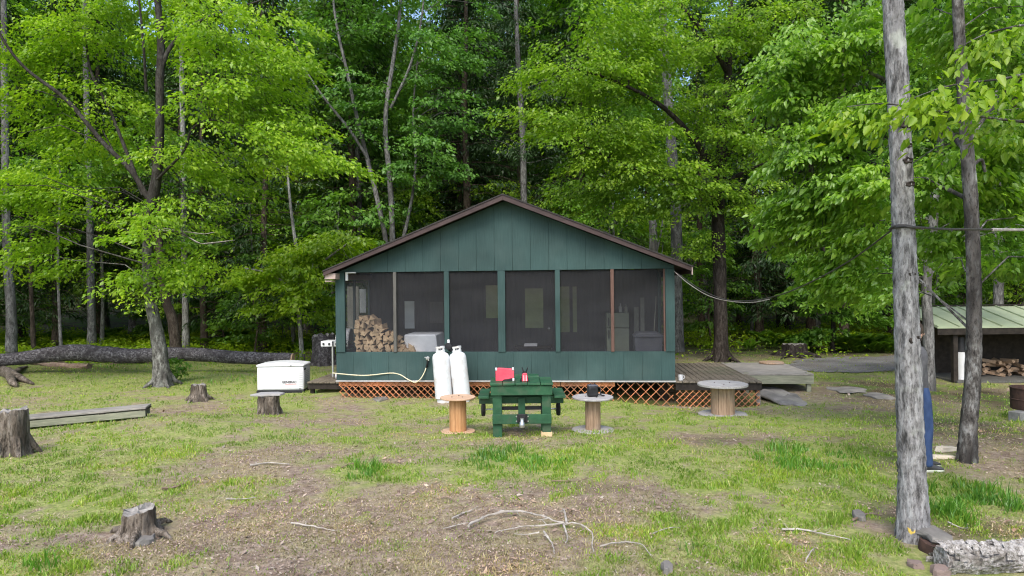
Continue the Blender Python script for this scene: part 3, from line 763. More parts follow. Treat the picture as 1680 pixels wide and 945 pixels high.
# ================================================================== THE NAMED TREES
def frame_trees():
    # big maple in front of the left woods
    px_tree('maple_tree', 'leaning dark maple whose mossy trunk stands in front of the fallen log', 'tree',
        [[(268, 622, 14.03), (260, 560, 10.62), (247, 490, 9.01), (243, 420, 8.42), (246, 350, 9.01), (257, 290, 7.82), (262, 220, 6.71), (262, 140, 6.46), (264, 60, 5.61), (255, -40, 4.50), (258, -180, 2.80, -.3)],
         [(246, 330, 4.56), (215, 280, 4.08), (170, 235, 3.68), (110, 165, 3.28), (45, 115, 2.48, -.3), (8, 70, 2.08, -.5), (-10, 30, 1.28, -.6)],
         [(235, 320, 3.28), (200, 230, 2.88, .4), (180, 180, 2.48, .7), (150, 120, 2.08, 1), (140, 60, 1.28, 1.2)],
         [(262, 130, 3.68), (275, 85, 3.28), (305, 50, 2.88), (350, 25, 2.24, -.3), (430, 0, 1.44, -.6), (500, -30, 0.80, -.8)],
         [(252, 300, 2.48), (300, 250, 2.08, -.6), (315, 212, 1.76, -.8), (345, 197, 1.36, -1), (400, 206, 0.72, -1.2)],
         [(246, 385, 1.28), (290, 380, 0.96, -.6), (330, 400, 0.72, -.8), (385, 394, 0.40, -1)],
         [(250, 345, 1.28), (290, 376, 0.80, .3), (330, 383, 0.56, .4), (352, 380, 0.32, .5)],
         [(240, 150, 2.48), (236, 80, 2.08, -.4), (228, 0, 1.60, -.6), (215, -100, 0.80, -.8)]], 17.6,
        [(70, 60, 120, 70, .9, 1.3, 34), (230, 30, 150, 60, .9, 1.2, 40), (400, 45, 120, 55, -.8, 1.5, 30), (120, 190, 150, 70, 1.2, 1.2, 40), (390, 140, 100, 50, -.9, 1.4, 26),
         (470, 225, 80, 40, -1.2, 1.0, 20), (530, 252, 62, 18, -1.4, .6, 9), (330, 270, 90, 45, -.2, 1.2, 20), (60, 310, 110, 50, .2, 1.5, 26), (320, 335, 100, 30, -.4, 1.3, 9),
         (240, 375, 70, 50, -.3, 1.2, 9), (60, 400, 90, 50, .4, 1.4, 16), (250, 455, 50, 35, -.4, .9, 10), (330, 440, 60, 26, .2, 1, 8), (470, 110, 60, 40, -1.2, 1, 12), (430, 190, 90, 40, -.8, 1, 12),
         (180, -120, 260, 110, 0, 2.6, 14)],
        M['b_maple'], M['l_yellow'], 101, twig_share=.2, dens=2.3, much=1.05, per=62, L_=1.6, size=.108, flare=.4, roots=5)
    t = bpy.data.objects['maple_tree']; L0 = t.location
    for ch in ([(248, 376, 17.5, 1.2), (290, 380, 17.0, .9), (330, 400, 16.8, .7), (385, 394, 16.6, .4)], [(250, 372, 17.5, 1.0), (290, 378, 17.2, .8), (335, 384, 17.2, .6), (352, 381, 17.1, .4)]):
        MB().tube([tuple(P(u, v, y) - L0) for u, v, y, r in ch], [r / F * y for u, v, y, r in ch], 6).build('dead_limb', M['deadwood'], t, smooth=60)
    # yellow shrubby beech beside the porch
    px_tree('young_beech', 'low spreading young beech with pale yellow leaves beside the porch', 'tree',
        [[(497, 572, 4), (490, 500, 3.4), (492, 440, 3), (482, 380, 2.6), (474, 310, 2), (470, 250, 1.5)],
         [(490, 470, 2.4), (530, 430, 2, -.5), (570, 400, 1.4, -.8)], [(490, 480, 2.2), (445, 450, 1.8, -.4), (400, 440, 1, -.7)]], 23.5,
        [(530, 385, 85, 28, -.8, 1.4, 16), (470, 430, 100, 34, -.8, 1.5, 22), (560, 430, 60, 40, -.5, 1.2, 14), (500, 480, 80, 30, -.6, 1.3, 14), (400, 450, 40, 20, -.6, 1, 6), (525, 515, 40, 14, -.4, .8, 5), (440, 505, 40, 12, -.3, .8, 4), (460, 270, 50, 16, 0, .8, 5)],
        M['b_pale'], M['l_bright'], 102, per=52, L_=1.3, size=.14, flare=.3, roots=0)
    # pale many-stemmed maple rising behind the roof
    px_tree('red_maple', 'pale grey maple of several stems rising behind the roof slope', 'tree',
        [[(645, 560, 6.87), (644, 400, 4.76), (640, 300, 4.49), (632, 200, 4.01), (645, 100, 3.20), (655, 30, 2.65), (660, -80, 1.56)],
         [(640, 430, 4.22), (622, 340, 4.01), (600, 250, 3.47), (585, 190, 3.20), (570, 120, 2.65), (552, 40, 2.11), (540, -60, 1.36)],
         [(606, 265, 2.65), (575, 215, 2.38, -.4), (535, 165, 1.90, -.6), (505, 120, 1.29, -.8), (480, 60, 0.82, -1)],
         [(655, 420, 3.20), (675, 330, 2.65, .3), (682, 260, 2.11, .4), (678, 180, 1.56, .4), (686, 90, 1.09, .4)],
         [(640, 180, 2.65), (672, 110, 2.11, -.3), (690, 40, 1.56, -.5), (700, -50, 1.09, -.6)]], 25.5,
        [(560, 70, 100, 60, .7, 1.6, 20), (650, 40, 110, 60, .9, 1.6, 26), (730, 90, 80, 60, -.6, 1.8, 20), (640, 140, 120, 50, 1.0, 1.5, 20), (740, 190, 80, 40, -.8, 1.6, 16), (600, 210, 60, 24, .6, 1.2, 7),
         (730, 265, 60, 26, -.9, 1.3, 10), (700, 230, 70, 20, -.9, 1.2, 8), (650, 290, 50, 30, -.6, 1, 6), (560, 150, 70, 40, 0, 1.6, 10), (630, 350, 40, 20, -.4, .8, 4), (620, -80, 160, 70, 0, 2.4, 26), (780, 60, 50, 50, 0, 1.6, 8)],
        M['b_grey'], M['l_cool'], 103, dens=1.3, much=1.25, per=60, L_=1.5, size=.155, flare=.2, roots=0)
    # dark maple behind the deck, wide layered crown over the roof
    px_tree('maple_tree', 'dark straight maple growing just behind the side deck', 'tree',
        [[(1183, 594, 13.6), (1182, 520, 10.8), (1180, 420, 10.8), (1178, 340, 10.4), (1184, 250, 8.8), (1192, 170, 7.2), (1196, 90, 5.6), (1200, -20, 4.0), (1205, -150, 2.4)],
         [(1180, 300, 5.6), (1140, 230, 4.8, -.6), (1080, 170, 3.6, -1.3), (1000, 130, 2.4, -2), (930, 110, 1.3, -2.5)],
         [(1182, 270, 4.8), (1220, 215, 4.0, -.4), (1260, 170, 3.2, -.8), (1310, 120, 1.6, -1)],
         [(1178, 330, 4.8), (1120, 300, 4.0, -.6), (1050, 280, 2.7, -1.2), (960, 240, 1.4, -1.8)],
         [(1190, 300, 4.0), (1225, 280, 2.8, -.4), (1275, 260, 1.6, -.8)],
         [(1194, 120, 4.8), (1160, 60, 3.6, -.5), (1110, 0, 2.4, -1), (1060, -60, 1.6, -1.4)]], 22.0,
        [(960, 125, 130, 45, -2, 1.8, 34), (915, 185, 80, 28, -2.2, 1.2, 16), (1010, 230, 130, 42, -1.8, 1.6, 28), (1070, 60, 130, 70, -1.4, 2, 32), (1200, 50, 140, 70, -.8, 2.2, 34), (1150, 160, 130, 60, -1, 2, 28),
         (1230, 220, 120, 50, -.8, 1.6, 22), (1060, 320, 90, 26, -1, 1.2, 11), (1140, 310, 70, 40, -.8, 1.3, 12), (1245, 320, 80, 40, -.8, 1.5, 14), (980, 310, 70, 24, -1, 1.1, 9), (1010, 60, 110, 50, -2, 1.6, 22), (1120, -90, 260, 80, 0, 2.6, 44),
         (1060, 270, 110, 20, -1.4, 1.2, 12), (1140, 400, 40, 24, -.4, .8, 4)],
        M['b_dark'], M['l_yellow'], 104, dens=2.4, much=1.1, per=62, L_=1.7, size=.118, flare=.35, roots=5)
    # pale trunks behind the roof
    px_tree('oak_tree', 'tall flaky grey oak behind the low corner of the roof', 'tree',
        [[(1112, 585, 11), (1110, 480, 9.5), (1110, 380, 9.2), (1104, 280, 8.5), (1098, 180, 8), (1090, 80, 7), (1085, -60, 5), (1080, -200, 3)]], 25.5,
        [(1090, -60, 160, 80, 0, 2.4, 24), (1030, 20, 110, 50, .5, 2, 14), (1160, 380, 70, 30, .8, 1.2, 6), (1120, 440, 60, 20, 1, 1.2, 4)], M['b_grey'], M['l_mid'], 105, per=60, L_=1.5, size=.15, flare=.2, roots=0)
    px_tree('dead_snag', 'short broken pale snag just above the roof edge', 'snag',
        [[(1074, 580, 8), (1073, 470, 7.2), (1072, 400, 7), (1071, 362, 6.4)], [(1075, 420, 2), (1083, 390, 1.5), (1087, 362, 1)]], 26.5, [], M['b_pale'], M['l_mid'], 106, flare=.2, roots=0)
    px_tree('hemlock_tree', 'slim pale trunked hemlock rising behind the roof ridge', 'tree',
        [[(861, 570, 8), (860, 420, 6), (859, 300, 5.5), (857, 220, 5), (850, 100, 4), (846, 0, 3), (840, -120, 2)]], 27.5,
        [(850, 120, 90, 60, 0, 1.6, 18), (840, 40, 70, 50, 0, 1.4, 12), (860, 240, 90, 40, 0, 1.6, 12)], M['b_grey'], M['l_hem'], 107, per=70, L_=1.5, size=.13, flare=.2, roots=0, leafkw=dict(wr=.3, hang=.8))
    # smooth grey trunk in front on the right
    px_tree('beech_tree', 'pale smooth grey trunk with a cable tied round it', 'tree',
        [[(1499, 892, 25), (1497, 800, 21), (1494, 720, 20), (1490, 600, 19), (1486, 480, 18), (1482, 370, 17), (1479, 280, 16.5), (1474, 160, 16.5), (1468, 60, 16), (1464, -20, 15), (1450, -250, 13), (1440, -520, 11), (1430, -900, 7)]], 6.0,
        [(1440, -900, 700, 260, .6, 1.8, 16)], M['b_smooth'], M['l_beech'], 108, per=60, L_=1.2, size=.1, flare=.24, roots=0, nseg=30, seg=16, dens=1, much=1)
    t = bpy.data.objects['beech_tree']; L0 = t.location
    for u, v, s in ((1477, 208, 1.3), (1484, 241, .8), (1481, 266, 1.1), (1485, 304, 1.0), (1492, 556, 1.4), (1487, 450, .7), (1497, 700, .8)):
        p = P(u, v, 6.0); r = 17 / F * 6
        uc = float(np.interp(v, [60, 160, 280, 370, 480, 600, 720], [1468, 1474, 1479, 1482, 1486, 1490, 1494])); q = P(uc, v, 6.0)
        dx = max(-r * .8, min(r * .8, p.x - q.x)); dy = math.sqrt(r * r - dx * dx)
        k = MB(); k.lathe([(.034 * s, -.02), (.036 * s, .0), (.026 * s, .006), (.014 * s, .0), (0, -.002)], 14, rough=.25, rng=random.Random(u))
        o = k.build('knot', M['b_dark'], t, smooth=60); o.location = (q.x + dx - L0.x, q.y - dy - L0.y, p.z - L0.z); o.rotation_euler = (R(90), 0, math.atan2(dx, dy)); o.scale = (1.3, .75, 1)
    for u, v, s, mt in ((1488, 872, .05, 'lichen_yellow'), (1505, 866, .04, 'lichen_pale'), (1501, 888, .03, 'lichen_yellow')):
        p = P(u, v, 6.0); q = P(1490 + (v - 600) * .03, v, 6.0); r = (19.5 + max(0, v - 820) * .07) / F * 6
        dx = p.x - q.x; dy = math.sqrt(max(r * r - dx * dx, 1e-4))
        k = MB(); k.lathe([(s, -.012), (s * .9, .004), (s * .5, .009), (0, .008)], 13, rough=.5, rng=random.Random(u))
        o = k.build('lichen_patch', M[mt], t, smooth=60); o.location = (q.x + dx - L0.x, q.y - dy - L0.y, p.z - L0.z); o.rotation_euler = (R(90), 0, math.atan2(dx, dy)); o.scale = (1, 1.5, 1)
    # mottled trunk, with the leaf curtain that hangs left of the smooth one
    px_tree('beech_tree', 'mottled dark trunk between the smooth grey trunk and the woodshed', 'tree',
        [[(1586, 792, 16.20), (1589, 700, 12.51), (1596, 620, 11.79), (1598, 520, 11.07), (1597, 430, 10.35), (1592, 320, 10.35), (1584, 210, 9.18), (1577, 110, 8.46), (1572, 20, 8.10), (1566, -120, 6.66), (1560, -380, 4.41)],
         [(1592, 275, 2.97), (1610, 262, 2.52, .2), (1616, 282, 2.25, .3)],
         [(1588, 250, 4.41), (1520, 180, 3.69, 1.2), (1430, 120, 2.97, 2.2), (1330, 90, 1.80, 3), (1270, 80, 0.99, 3.4)],
         [(1595, 330, 3.69), (1530, 300, 2.97, 1.2), (1440, 270, 2.25, 2), (1340, 250, 1.44, 2.6), (1270, 250, 0.72, 3)],
         [(1590, 230, 3.69), (1640, 160, 2.97, .5), (1700, 110, 2.25, .8)]], 8.6,
        [(1300, 130, 70, 60, 2.8, .9, 26), (1375, 70, 90, 60, 2.2, 1, 32), (1330, 240, 80, 45, 2.4, .9, 26), (1400, 190, 60, 50, 2.0, .8, 20), (1410, 300, 60, 50, 1.8, .8, 20), (1350, 330, 90, 36, 2.6, .9, 24),
         (1290, 380, 50, 24, 2.8, .7, 9), (1400, 400, 60, 36, 2.4, .8, 14), (1350, 440, 50, 20, 2.8, .7, 9), (1420, 470, 44, 30, 2.4, .7, 10),
         (1550, 40, 60, 60, .8, .8, 14), (1640, 60, 80, 70, .6, .9, 20), (1540, 290, 40, 50, 1.2, .6, 10), (1650, 240, 60, 50, .8, .7, 14), (1640, 330, 60, 40, 1.2, .7, 12), (1550, 400, 40, 40, 1.6, .6, 8), (1650, 420, 50, 30, 1.4, .7, 8), (1450, 30, 60, 40, 2, .8, 12)],
        M['b_mottle'], M['l_beech'], 109, per=58, L_=.8, size=.098, flare=.1, roots=0, nseg=26, seg=14, dens=1.4, much=1.6, twig_share=.18, leafkw=dict(simple=False, hang=.7, wr=.52))
    # a low pair of saplings that carry the hanging leaves over the track
    px_tree('beech_sapling', 'slim sapling with hanging leaves beyond the gravel track', 'sapling',
        [[(1366, 575, 4), (1367, 520, 3.2), (1362, 470, 2.6), (1350, 400, 2), (1340, 330, 1.2)]], 24.5,
        [(1390, 440, 90, 40, -.6, 1.2, 20), (1340, 480, 60, 24, -.6, 1, 10), (1400, 510, 70, 30, -.4, 1.2, 14), (1330, 420, 60, 26, -.4, 1, 8), (1350, 545, 40, 12, -.2, .8, 4)], M['b_dark'], M['l_mid'], 110, per=56, L_=1.2, size=.15, flare=.2, roots=0)
    px_tree('beech_sapling', 'shadowed bent trunk standing behind the smooth grey trunk', 'sapling',
        [[(1524, 608, 9), (1523, 540, 8), (1520, 470, 7.5), (1528, 400, 7), (1536, 300, 7), (1545, 200, 5), (1550, 60, 3)]], 15.6,
        [(1500, 240, 60, 60, .2, 1.1, 16), (1560, 170, 70, 60, .3, 1.2, 18), (1440, 370, 60, 50, .4, 1, 14), (1560, 330, 50, 40, .3, 1, 10), (1480, 120, 60, 60, .2, 1.1, 14), (1420, 450, 50, 30, .6, .9, 8), (1600, 80, 70, 60, .3, 1.1, 14), (1660, 180, 60, 60, .5, 1.1, 14), (1650, 380, 60, 50, .5, 1.1, 12)],
        M['b_grey'], M['l_mid'], 111, per=58, L_=1.1, size=.115, flare=.25, roots=0)
    # bough that reaches in from a beech just outside the picture
    T = Tree(112)
    bx, by = 6.6, 5.6; bz = g1(bx, by)
    T.stem([(0, 0, -.15), (-.05, .05, 1.5), (-.1, .1, 3), (0, .2, 4.5), (.1, .1, 7), (.1, 0, 9)], [.17, .14, .13, .12, .09, .04], 14, 5, .4)
    def bough(px):
        q = [P(u, v, y) for u, v, y in px]
        T.stem([(-.08, .1, q[0].z - bz - .2)] + [(p.x - bx, p.y - by, p.z - bz) for p in q], [.03] + list(np.linspace(.014, .003, len(q))), 7, 4)
        return q
    for bl in ([(1760, 205, 5.5), (1680, 200, 5.4), (1600, 190, 5.3), (1520, 180, 5.2), (1450, 170, 5.2), (1390, 175, 5.2)],
               [(1770, 130, 5.6), (1700, 120, 5.4), (1640, 130, 5.1), (1560, 140, 4.9), (1500, 160, 4.8)],
               [(1770, 40, 5.6), (1690, 40, 5.4), (1620, 55, 5.2), (1570, 80, 5.1)]):
        q = bough(bl)
        pts, outs = [], []
        for a, b_ in zip(q[:-1], q[1:]):
            for tt in np.linspace(0, 1, 5)[:-1]:
                m = a.lerp(b_, float(tt))
                pts.append((m.x - bx + T.rng.normal(0, .06), m.y - by + T.rng.normal(0, .12), m.z - bz - .03)); outs.append((b_.x - a.x, b_.y - a.y, 0))
        T.leaves(pts, 26, .46, .082, outward=outs, simple=False, hang=.9, wr=.5, droop=.35, flat=.13)
    T.leaves(ell_points(T.rng, (0, 0, 7.5), (2, 2, 1.6), 30), 50, 1.2, .1)
    T.make('beech_tree', 'beech bough with bright hanging leaves crossing before the smooth trunk', 'tree', (bx, by, bz), M['b_mottle'], M['l_bright'])
    # slim trunks at the edge of the woods on the left
    for i, (st, Y, lab, bm) in enumerate([
        ([(19, 590, 9), (18, 500, 7.5), (12, 420, 6.5), (9, 300, 6), (8, 180, 5.5), (7, 90, 5), (5, -80, 3)], 23.5, 'straight grey trunk behind the broken end of the fallen log', 'b_grey'),
        ([(56, 578, 4), (53, 520, 3.4), (50, 440, 3), (52, 370, 2.6), (45, 280, 2)], 25.0, 'thin brown sapling stem next to the straight grey trunk', 'b_brown'),
        ([(101, 570, 3), (97, 500, 2.2), (95, 420, 2), (99, 300, 1.6), (97, 260, 1)], 24.5, 'thinnest bare sapling stem standing behind the fallen log', 'b_grey'),
        ([(151, 570, 7), (150, 500, 6), (148, 400, 5.5), (146, 300, 5), (143, 210, 4.5), (140, 60, 4), (138, -60, 3)], 28.0, 'shadowed grey trunk behind the middle of the fallen log', 'b_grey'),
        ([(305, 560, 6), (304, 480, 5), (302, 380, 5), (301, 280, 4.5), (299, 180, 4), (297, 40, 3), (295, -80, 2)], 27.0, 'pale slim trunk just behind the leaning maple', 'b_pale'),
        ([(291, 580, 9), (284, 530, 8), (272, 490, 7), (262, 420, 6), (258, 330, 5), (252, 240, 4)], 24.0, 'brown leaning trunk close behind the mossy maple', 'b_brown')]):
        px_tree('woodland_tree', lab, 'tree', [st], Y,
                [(st[-1][0] + 20, st[-1][1], 90, 60, .3, 1.6, 12), (st[2][0] + 30, st[3][1] - 20, 60, 40, .3, 1.2, 5)], M[bm], M['l_mid'], 120 + i, per=56, L_=1.3, size=.14, flare=.3, roots=0)
    px_tree('woodland_tree', 'grey trunk standing behind the roof of the woodshed', 'tree',
        [[(1637, 560, 9), (1638, 500, 7.5), (1638, 440, 7), (1636, 340, 6.5), (1632, 200, 6), (1628, 40, 5), (1625, -60, 3)]], 21.5,
        [(1630, 120, 90, 80, .3, 1.6, 16), (1640, 260, 70, 60, .3, 1.4, 12), (1600, 420, 60, 30, .3, 1.2, 6)], M['b_grey'], M['l_mid'], 130, per=56, L_=1.2, size=.13, flare=.25, roots=0)

# ================================================================== THE WOODS BEHIND
def deciduous(seed, H, cb, Rr, n, size, mb, ml, per=70, L_=1.9):
    T = Tree(seed); r = T.rng
    w = np.cumsum(r.normal(0, .16, (7, 2)), 0)
    T.stem([(w[i, 0] if i else 0, w[i, 1] if i else 0, -.2 if i == 0 else H * i / 6.3) for i in range(7)], list(np.array([1.15, .95, .85, .7, .5, .3, .1]) * H * .0098), 9, 3, .5)
    pts = []
    while len(pts) < n:
        t = r.random(); z = cb + (H - cb) * t
        rad = Rr * (.35 + .65 * math.sin(PI * min(1, t * .85 + .12))) * r.random() ** .5
        a = r.random() * 2 * PI
        i = z / (H / 6.3); j = int(min(5, i)); ax = w[j] + (w[j + 1] - w[j]) * (i - j) if j else w[1] * i
        pts.append((ax[0] + rad * math.cos(a), ax[1] + rad * math.sin(a), z))
    for q in pts[:n // 2]: T.twig(q, n=4)
    T.leaves(pts, per, L_, size)
    return T, mb, ml

def hemlock(seed, H, cb, Rr, n, mb, ml):
    T = Tree(seed); r = T.rng
    w = np.cumsum(r.normal(0, .06, (7, 2)), 0); w[0] = 0
    T.stem([(w[i, 0], w[i, 1], -.2 if i == 0 else H * i / 6) for i in range(7)], list(np.array([1.15, .95, .85, .7, .5, .3, .08]) * H * .009), 9, 3, .4)
    C, D, Ls = [], [], []
    for k in range(n):
        t = (k + r.random()) / n; z = cb + (H - cb) * t
        ln = Rr * (1 - t) ** .8 * r.uniform(.6, 1.1) + .35
        a = r.random() * 2 * PI; d = np.array([math.cos(a), math.sin(a), 0])
        i = z / (H / 6); j = int(min(5, i)); ax = w[j] + (w[j + 1] - w[j]) * (i - j)
        p0 = np.array([ax[0], ax[1], z])
        tip = p0 + d * ln + np.array([0, 0, -.22 * ln])
        T.mb.tube([tuple(p0), tuple(p0 + d * ln * .5 + np.array([0, 0, -.03 * ln])), tuple(tip)], [.018, .012, .004], 4)
        for q in np.arange(.35, 1.0, .33):
            C.append(p0 + d * ln * q + np.array([0, 0, -.22 * ln * q * q])); D.append(d * 1.0)
    T.leaves(C, 52, 1.15, .21, outward=D, wr=.26, hang=.55, droop=.3, flat=.05, wide=.5, scat=.35)
    return T, mb, ml

def landmark(u):
    for lim, ph in [(-200, 'beyond the open end of the log'), (60, 'behind the log end'), (230, 'behind the fallen log'), (360, 'behind the leaning mossy maple'), (480, 'behind the white generator'),
                    (580, 'behind the yellow young beech'), (700, 'behind the many-stemmed pale maple'), (800, 'behind the upper roof slope'), (900, 'behind the roof ridge'), (1010, 'behind the shaded roof slope'),
                    (1130, 'behind the flaky grey oak'), (1230, 'behind the dark deck maple'), (1330, 'behind the stepped deck platform'), (1450, 'beyond the gravel track'), (1560, 'behind the cabled smooth trunk'), (1700, 'behind the woodshed'), (9999, 'beyond the woodshed')]:
        if u < lim: return ph

def woods():
    protos = []
    def proto(kind, name, cat, T, mb, ml, words):
        protos.append(dict(kind=kind, name=name, cat=cat, T=T, mb=mb, ml=ml, words=words, root=None))
    for i in range(3):
        T, a, b = deciduous(201 + i, [21, 24, 19][i], [5, 7, 3.5][i], [3.6, 4.0, 3.4][i], 250, .22, M[['b_grey', 'b_dark', 'b_grey'][i]], M[['l_mid', 'l_cool', 'l_deep'][i]])
        proto('d', 'woodland_tree', 'tree', T, a, b, ['fresh green broadleaf tree', 'cool green broadleaf tree', 'deep green broadleaf tree'][i])
    for i in range(2):
        T, a, b = hemlock(211 + i, [20, 16][i], [2.6, 1.6][i], [3.6, 3.2][i], [160, 130][i], M['b_brown'], M['l_hem'])
        proto('h', 'hemlock_tree', 'tree', T, a, b, ['tall dark hemlock', 'shaggy dark hemlock'][i])
    for i in range(3):
        T, a, b = deciduous(221 + i, [6.5, 5, 8][i], [1.2, .8, 2][i], [2.0, 1.8, 2.2][i], [70, 56, 84][i], .16, M[['b_grey', 'b_brown', 'b_pale'][i]], M[['l_mid', 'l_deep', 'l_yellow'][i]], per=60, L_=1.3)
        proto('s', 'understory_sapling', 'sapling', T, a, b, ['thin fresh green sapling', 'low deep green sapling', 'yellow green sapling'][i])
    rng = random.Random(5)
    placed = [(-9.0, 17.6), (-7.2, 23.5), (-4.4, 25.5), (6.8, 22), (6.2, 25.5), (5.4, 26.5), (.5, 27.5), (11.4, 24.5), (9.5, 15.6), (-16.8, 23.5), (-17.5, 25), (-15.9, 24.5), (-17.2, 28), (-12.6, 27), (-11.4, 24), (15.3, 21.5), (12, 17.5), (14, 17.5)]
    todo = []
    def scatter(n, kinds, y0, y1, gap, smin, smax, xr=None):
        c = 0
        for _ in range(n * 60):
            if c >= n: break
            y = rng.uniform(y0, y1); x = rng.uniform(-.86 * y - 2, .86 * y + 2) if xr is None else rng.uniform(*xr)
            if y < 31 and 7 < x < 13 and y < 27: continue
            if abs(x) < 5.5 and y < 25: continue
            if any((x - a) ** 2 + (y - b) ** 2 < gap * gap for a, b in placed): continue
            placed.append((x, y)); c += 1
            todo.append((rng.choice(kinds), x, y, rng.uniform(smin, smax)))
    scatter(32, [0, 4, 3, 1, 3, 4, 2], 27, 36, 3.0, .85, 1.1)
    scatter(40, [0, 1, 3, 0, 2, 4], 36, 50, 3.2, .9, 1.15)
    scatter(36, [0, 1, 2, 3, 0], 48, 66, 3.2, .95, 1.25)
    scatter(34, [5, 7, 5, 6, 7], 25, 33, 1.9, .75, 1.1)
    scatter(24, [5, 6, 5], 29, 44, 2.2, .8, 1.2)
    scatter(7, [0, 2, 3], 14, 26, 3.5, .8, 1.0, (-34, -19))
    scatter(8, [0, 2, 3], 10, 27, 3.5, .8, 1.0, (16.5, 34))
    for u, y, k in ((430, 26.5, 4), (575, 28.5, 3), (335, 28.0, 4), (1245, 29.5, 4), (960, 30.0, 3), (1330, 31.0, 3), (90, 29.0, 4), (760, 30.5, 4)):
        todo.append((k, (u - CU) / F * y, y, .95))
    used = {}
    for k, x, y, s in sorted(todo, key=lambda q: q[2]):
        p = protos[k]
        z = g1(x, y)
        u = CU + x / y * F
        row = 'at the woods edge' if y < 31 else ('inside the woods' if y < 40 else ('deep in the woods' if y < 52 else 'far back in the woods'))
        lab = f"{p['words']} {row}, {landmark(u)}"
        if p['root'] is None:
            p['root'] = p['T'].make(p['name'], lab, p['cat'], (x, y, z), p['mb'], p['ml']); o = p['root']
        else:
            o = copy_tree(p['root'])
        o.location = (x, y, z); o.rotation_euler = (0, 0, rng.uniform(0, 6.28)); o.scale = (s, s, s * rng.uniform(.95, 1.08))
        o['label'] = lab
        o['group'] = {'d': 'broadleaf trees of the woods', 'h': 'hemlocks of the woods', 's': 'saplings under the woods'}[p['kind']]
        used.setdefault(lab, []).append(o)
    # the far wood reads as one mass
    r = np.random.default_rng(333); n = 70000
    y = r.uniform(64, 84, n); x = r.uniform(-.9, .9, n) * y; zt = r.random(n) ** .9
    keep = fbm(x * .22, zt * 5, 5, 3) > .40 + .16 * zt
    x, y, zt = x[keep], y[keep], zt[keep]; n = len(x)
    C = np.stack([x, y, gh(x, y) + zt * 21], -1)
    T_ = r.normal(0, 1, (n, 3)); T_[:, 2] -= .5; N_ = r.normal(0, .7, (n, 3)); N_[:, 2] += 1
    V, Fc = leaf_verts(C, T_, N_, r.uniform(.4, .9, n), .6, simple=True)
    tag(link(bpy.data.objects.new('distant_woods', np_mesh('distant_woods', V, Fc, M['l_deep']))), 'far wooded slope closing the view between the trunks', 'woods', kind='stuff')

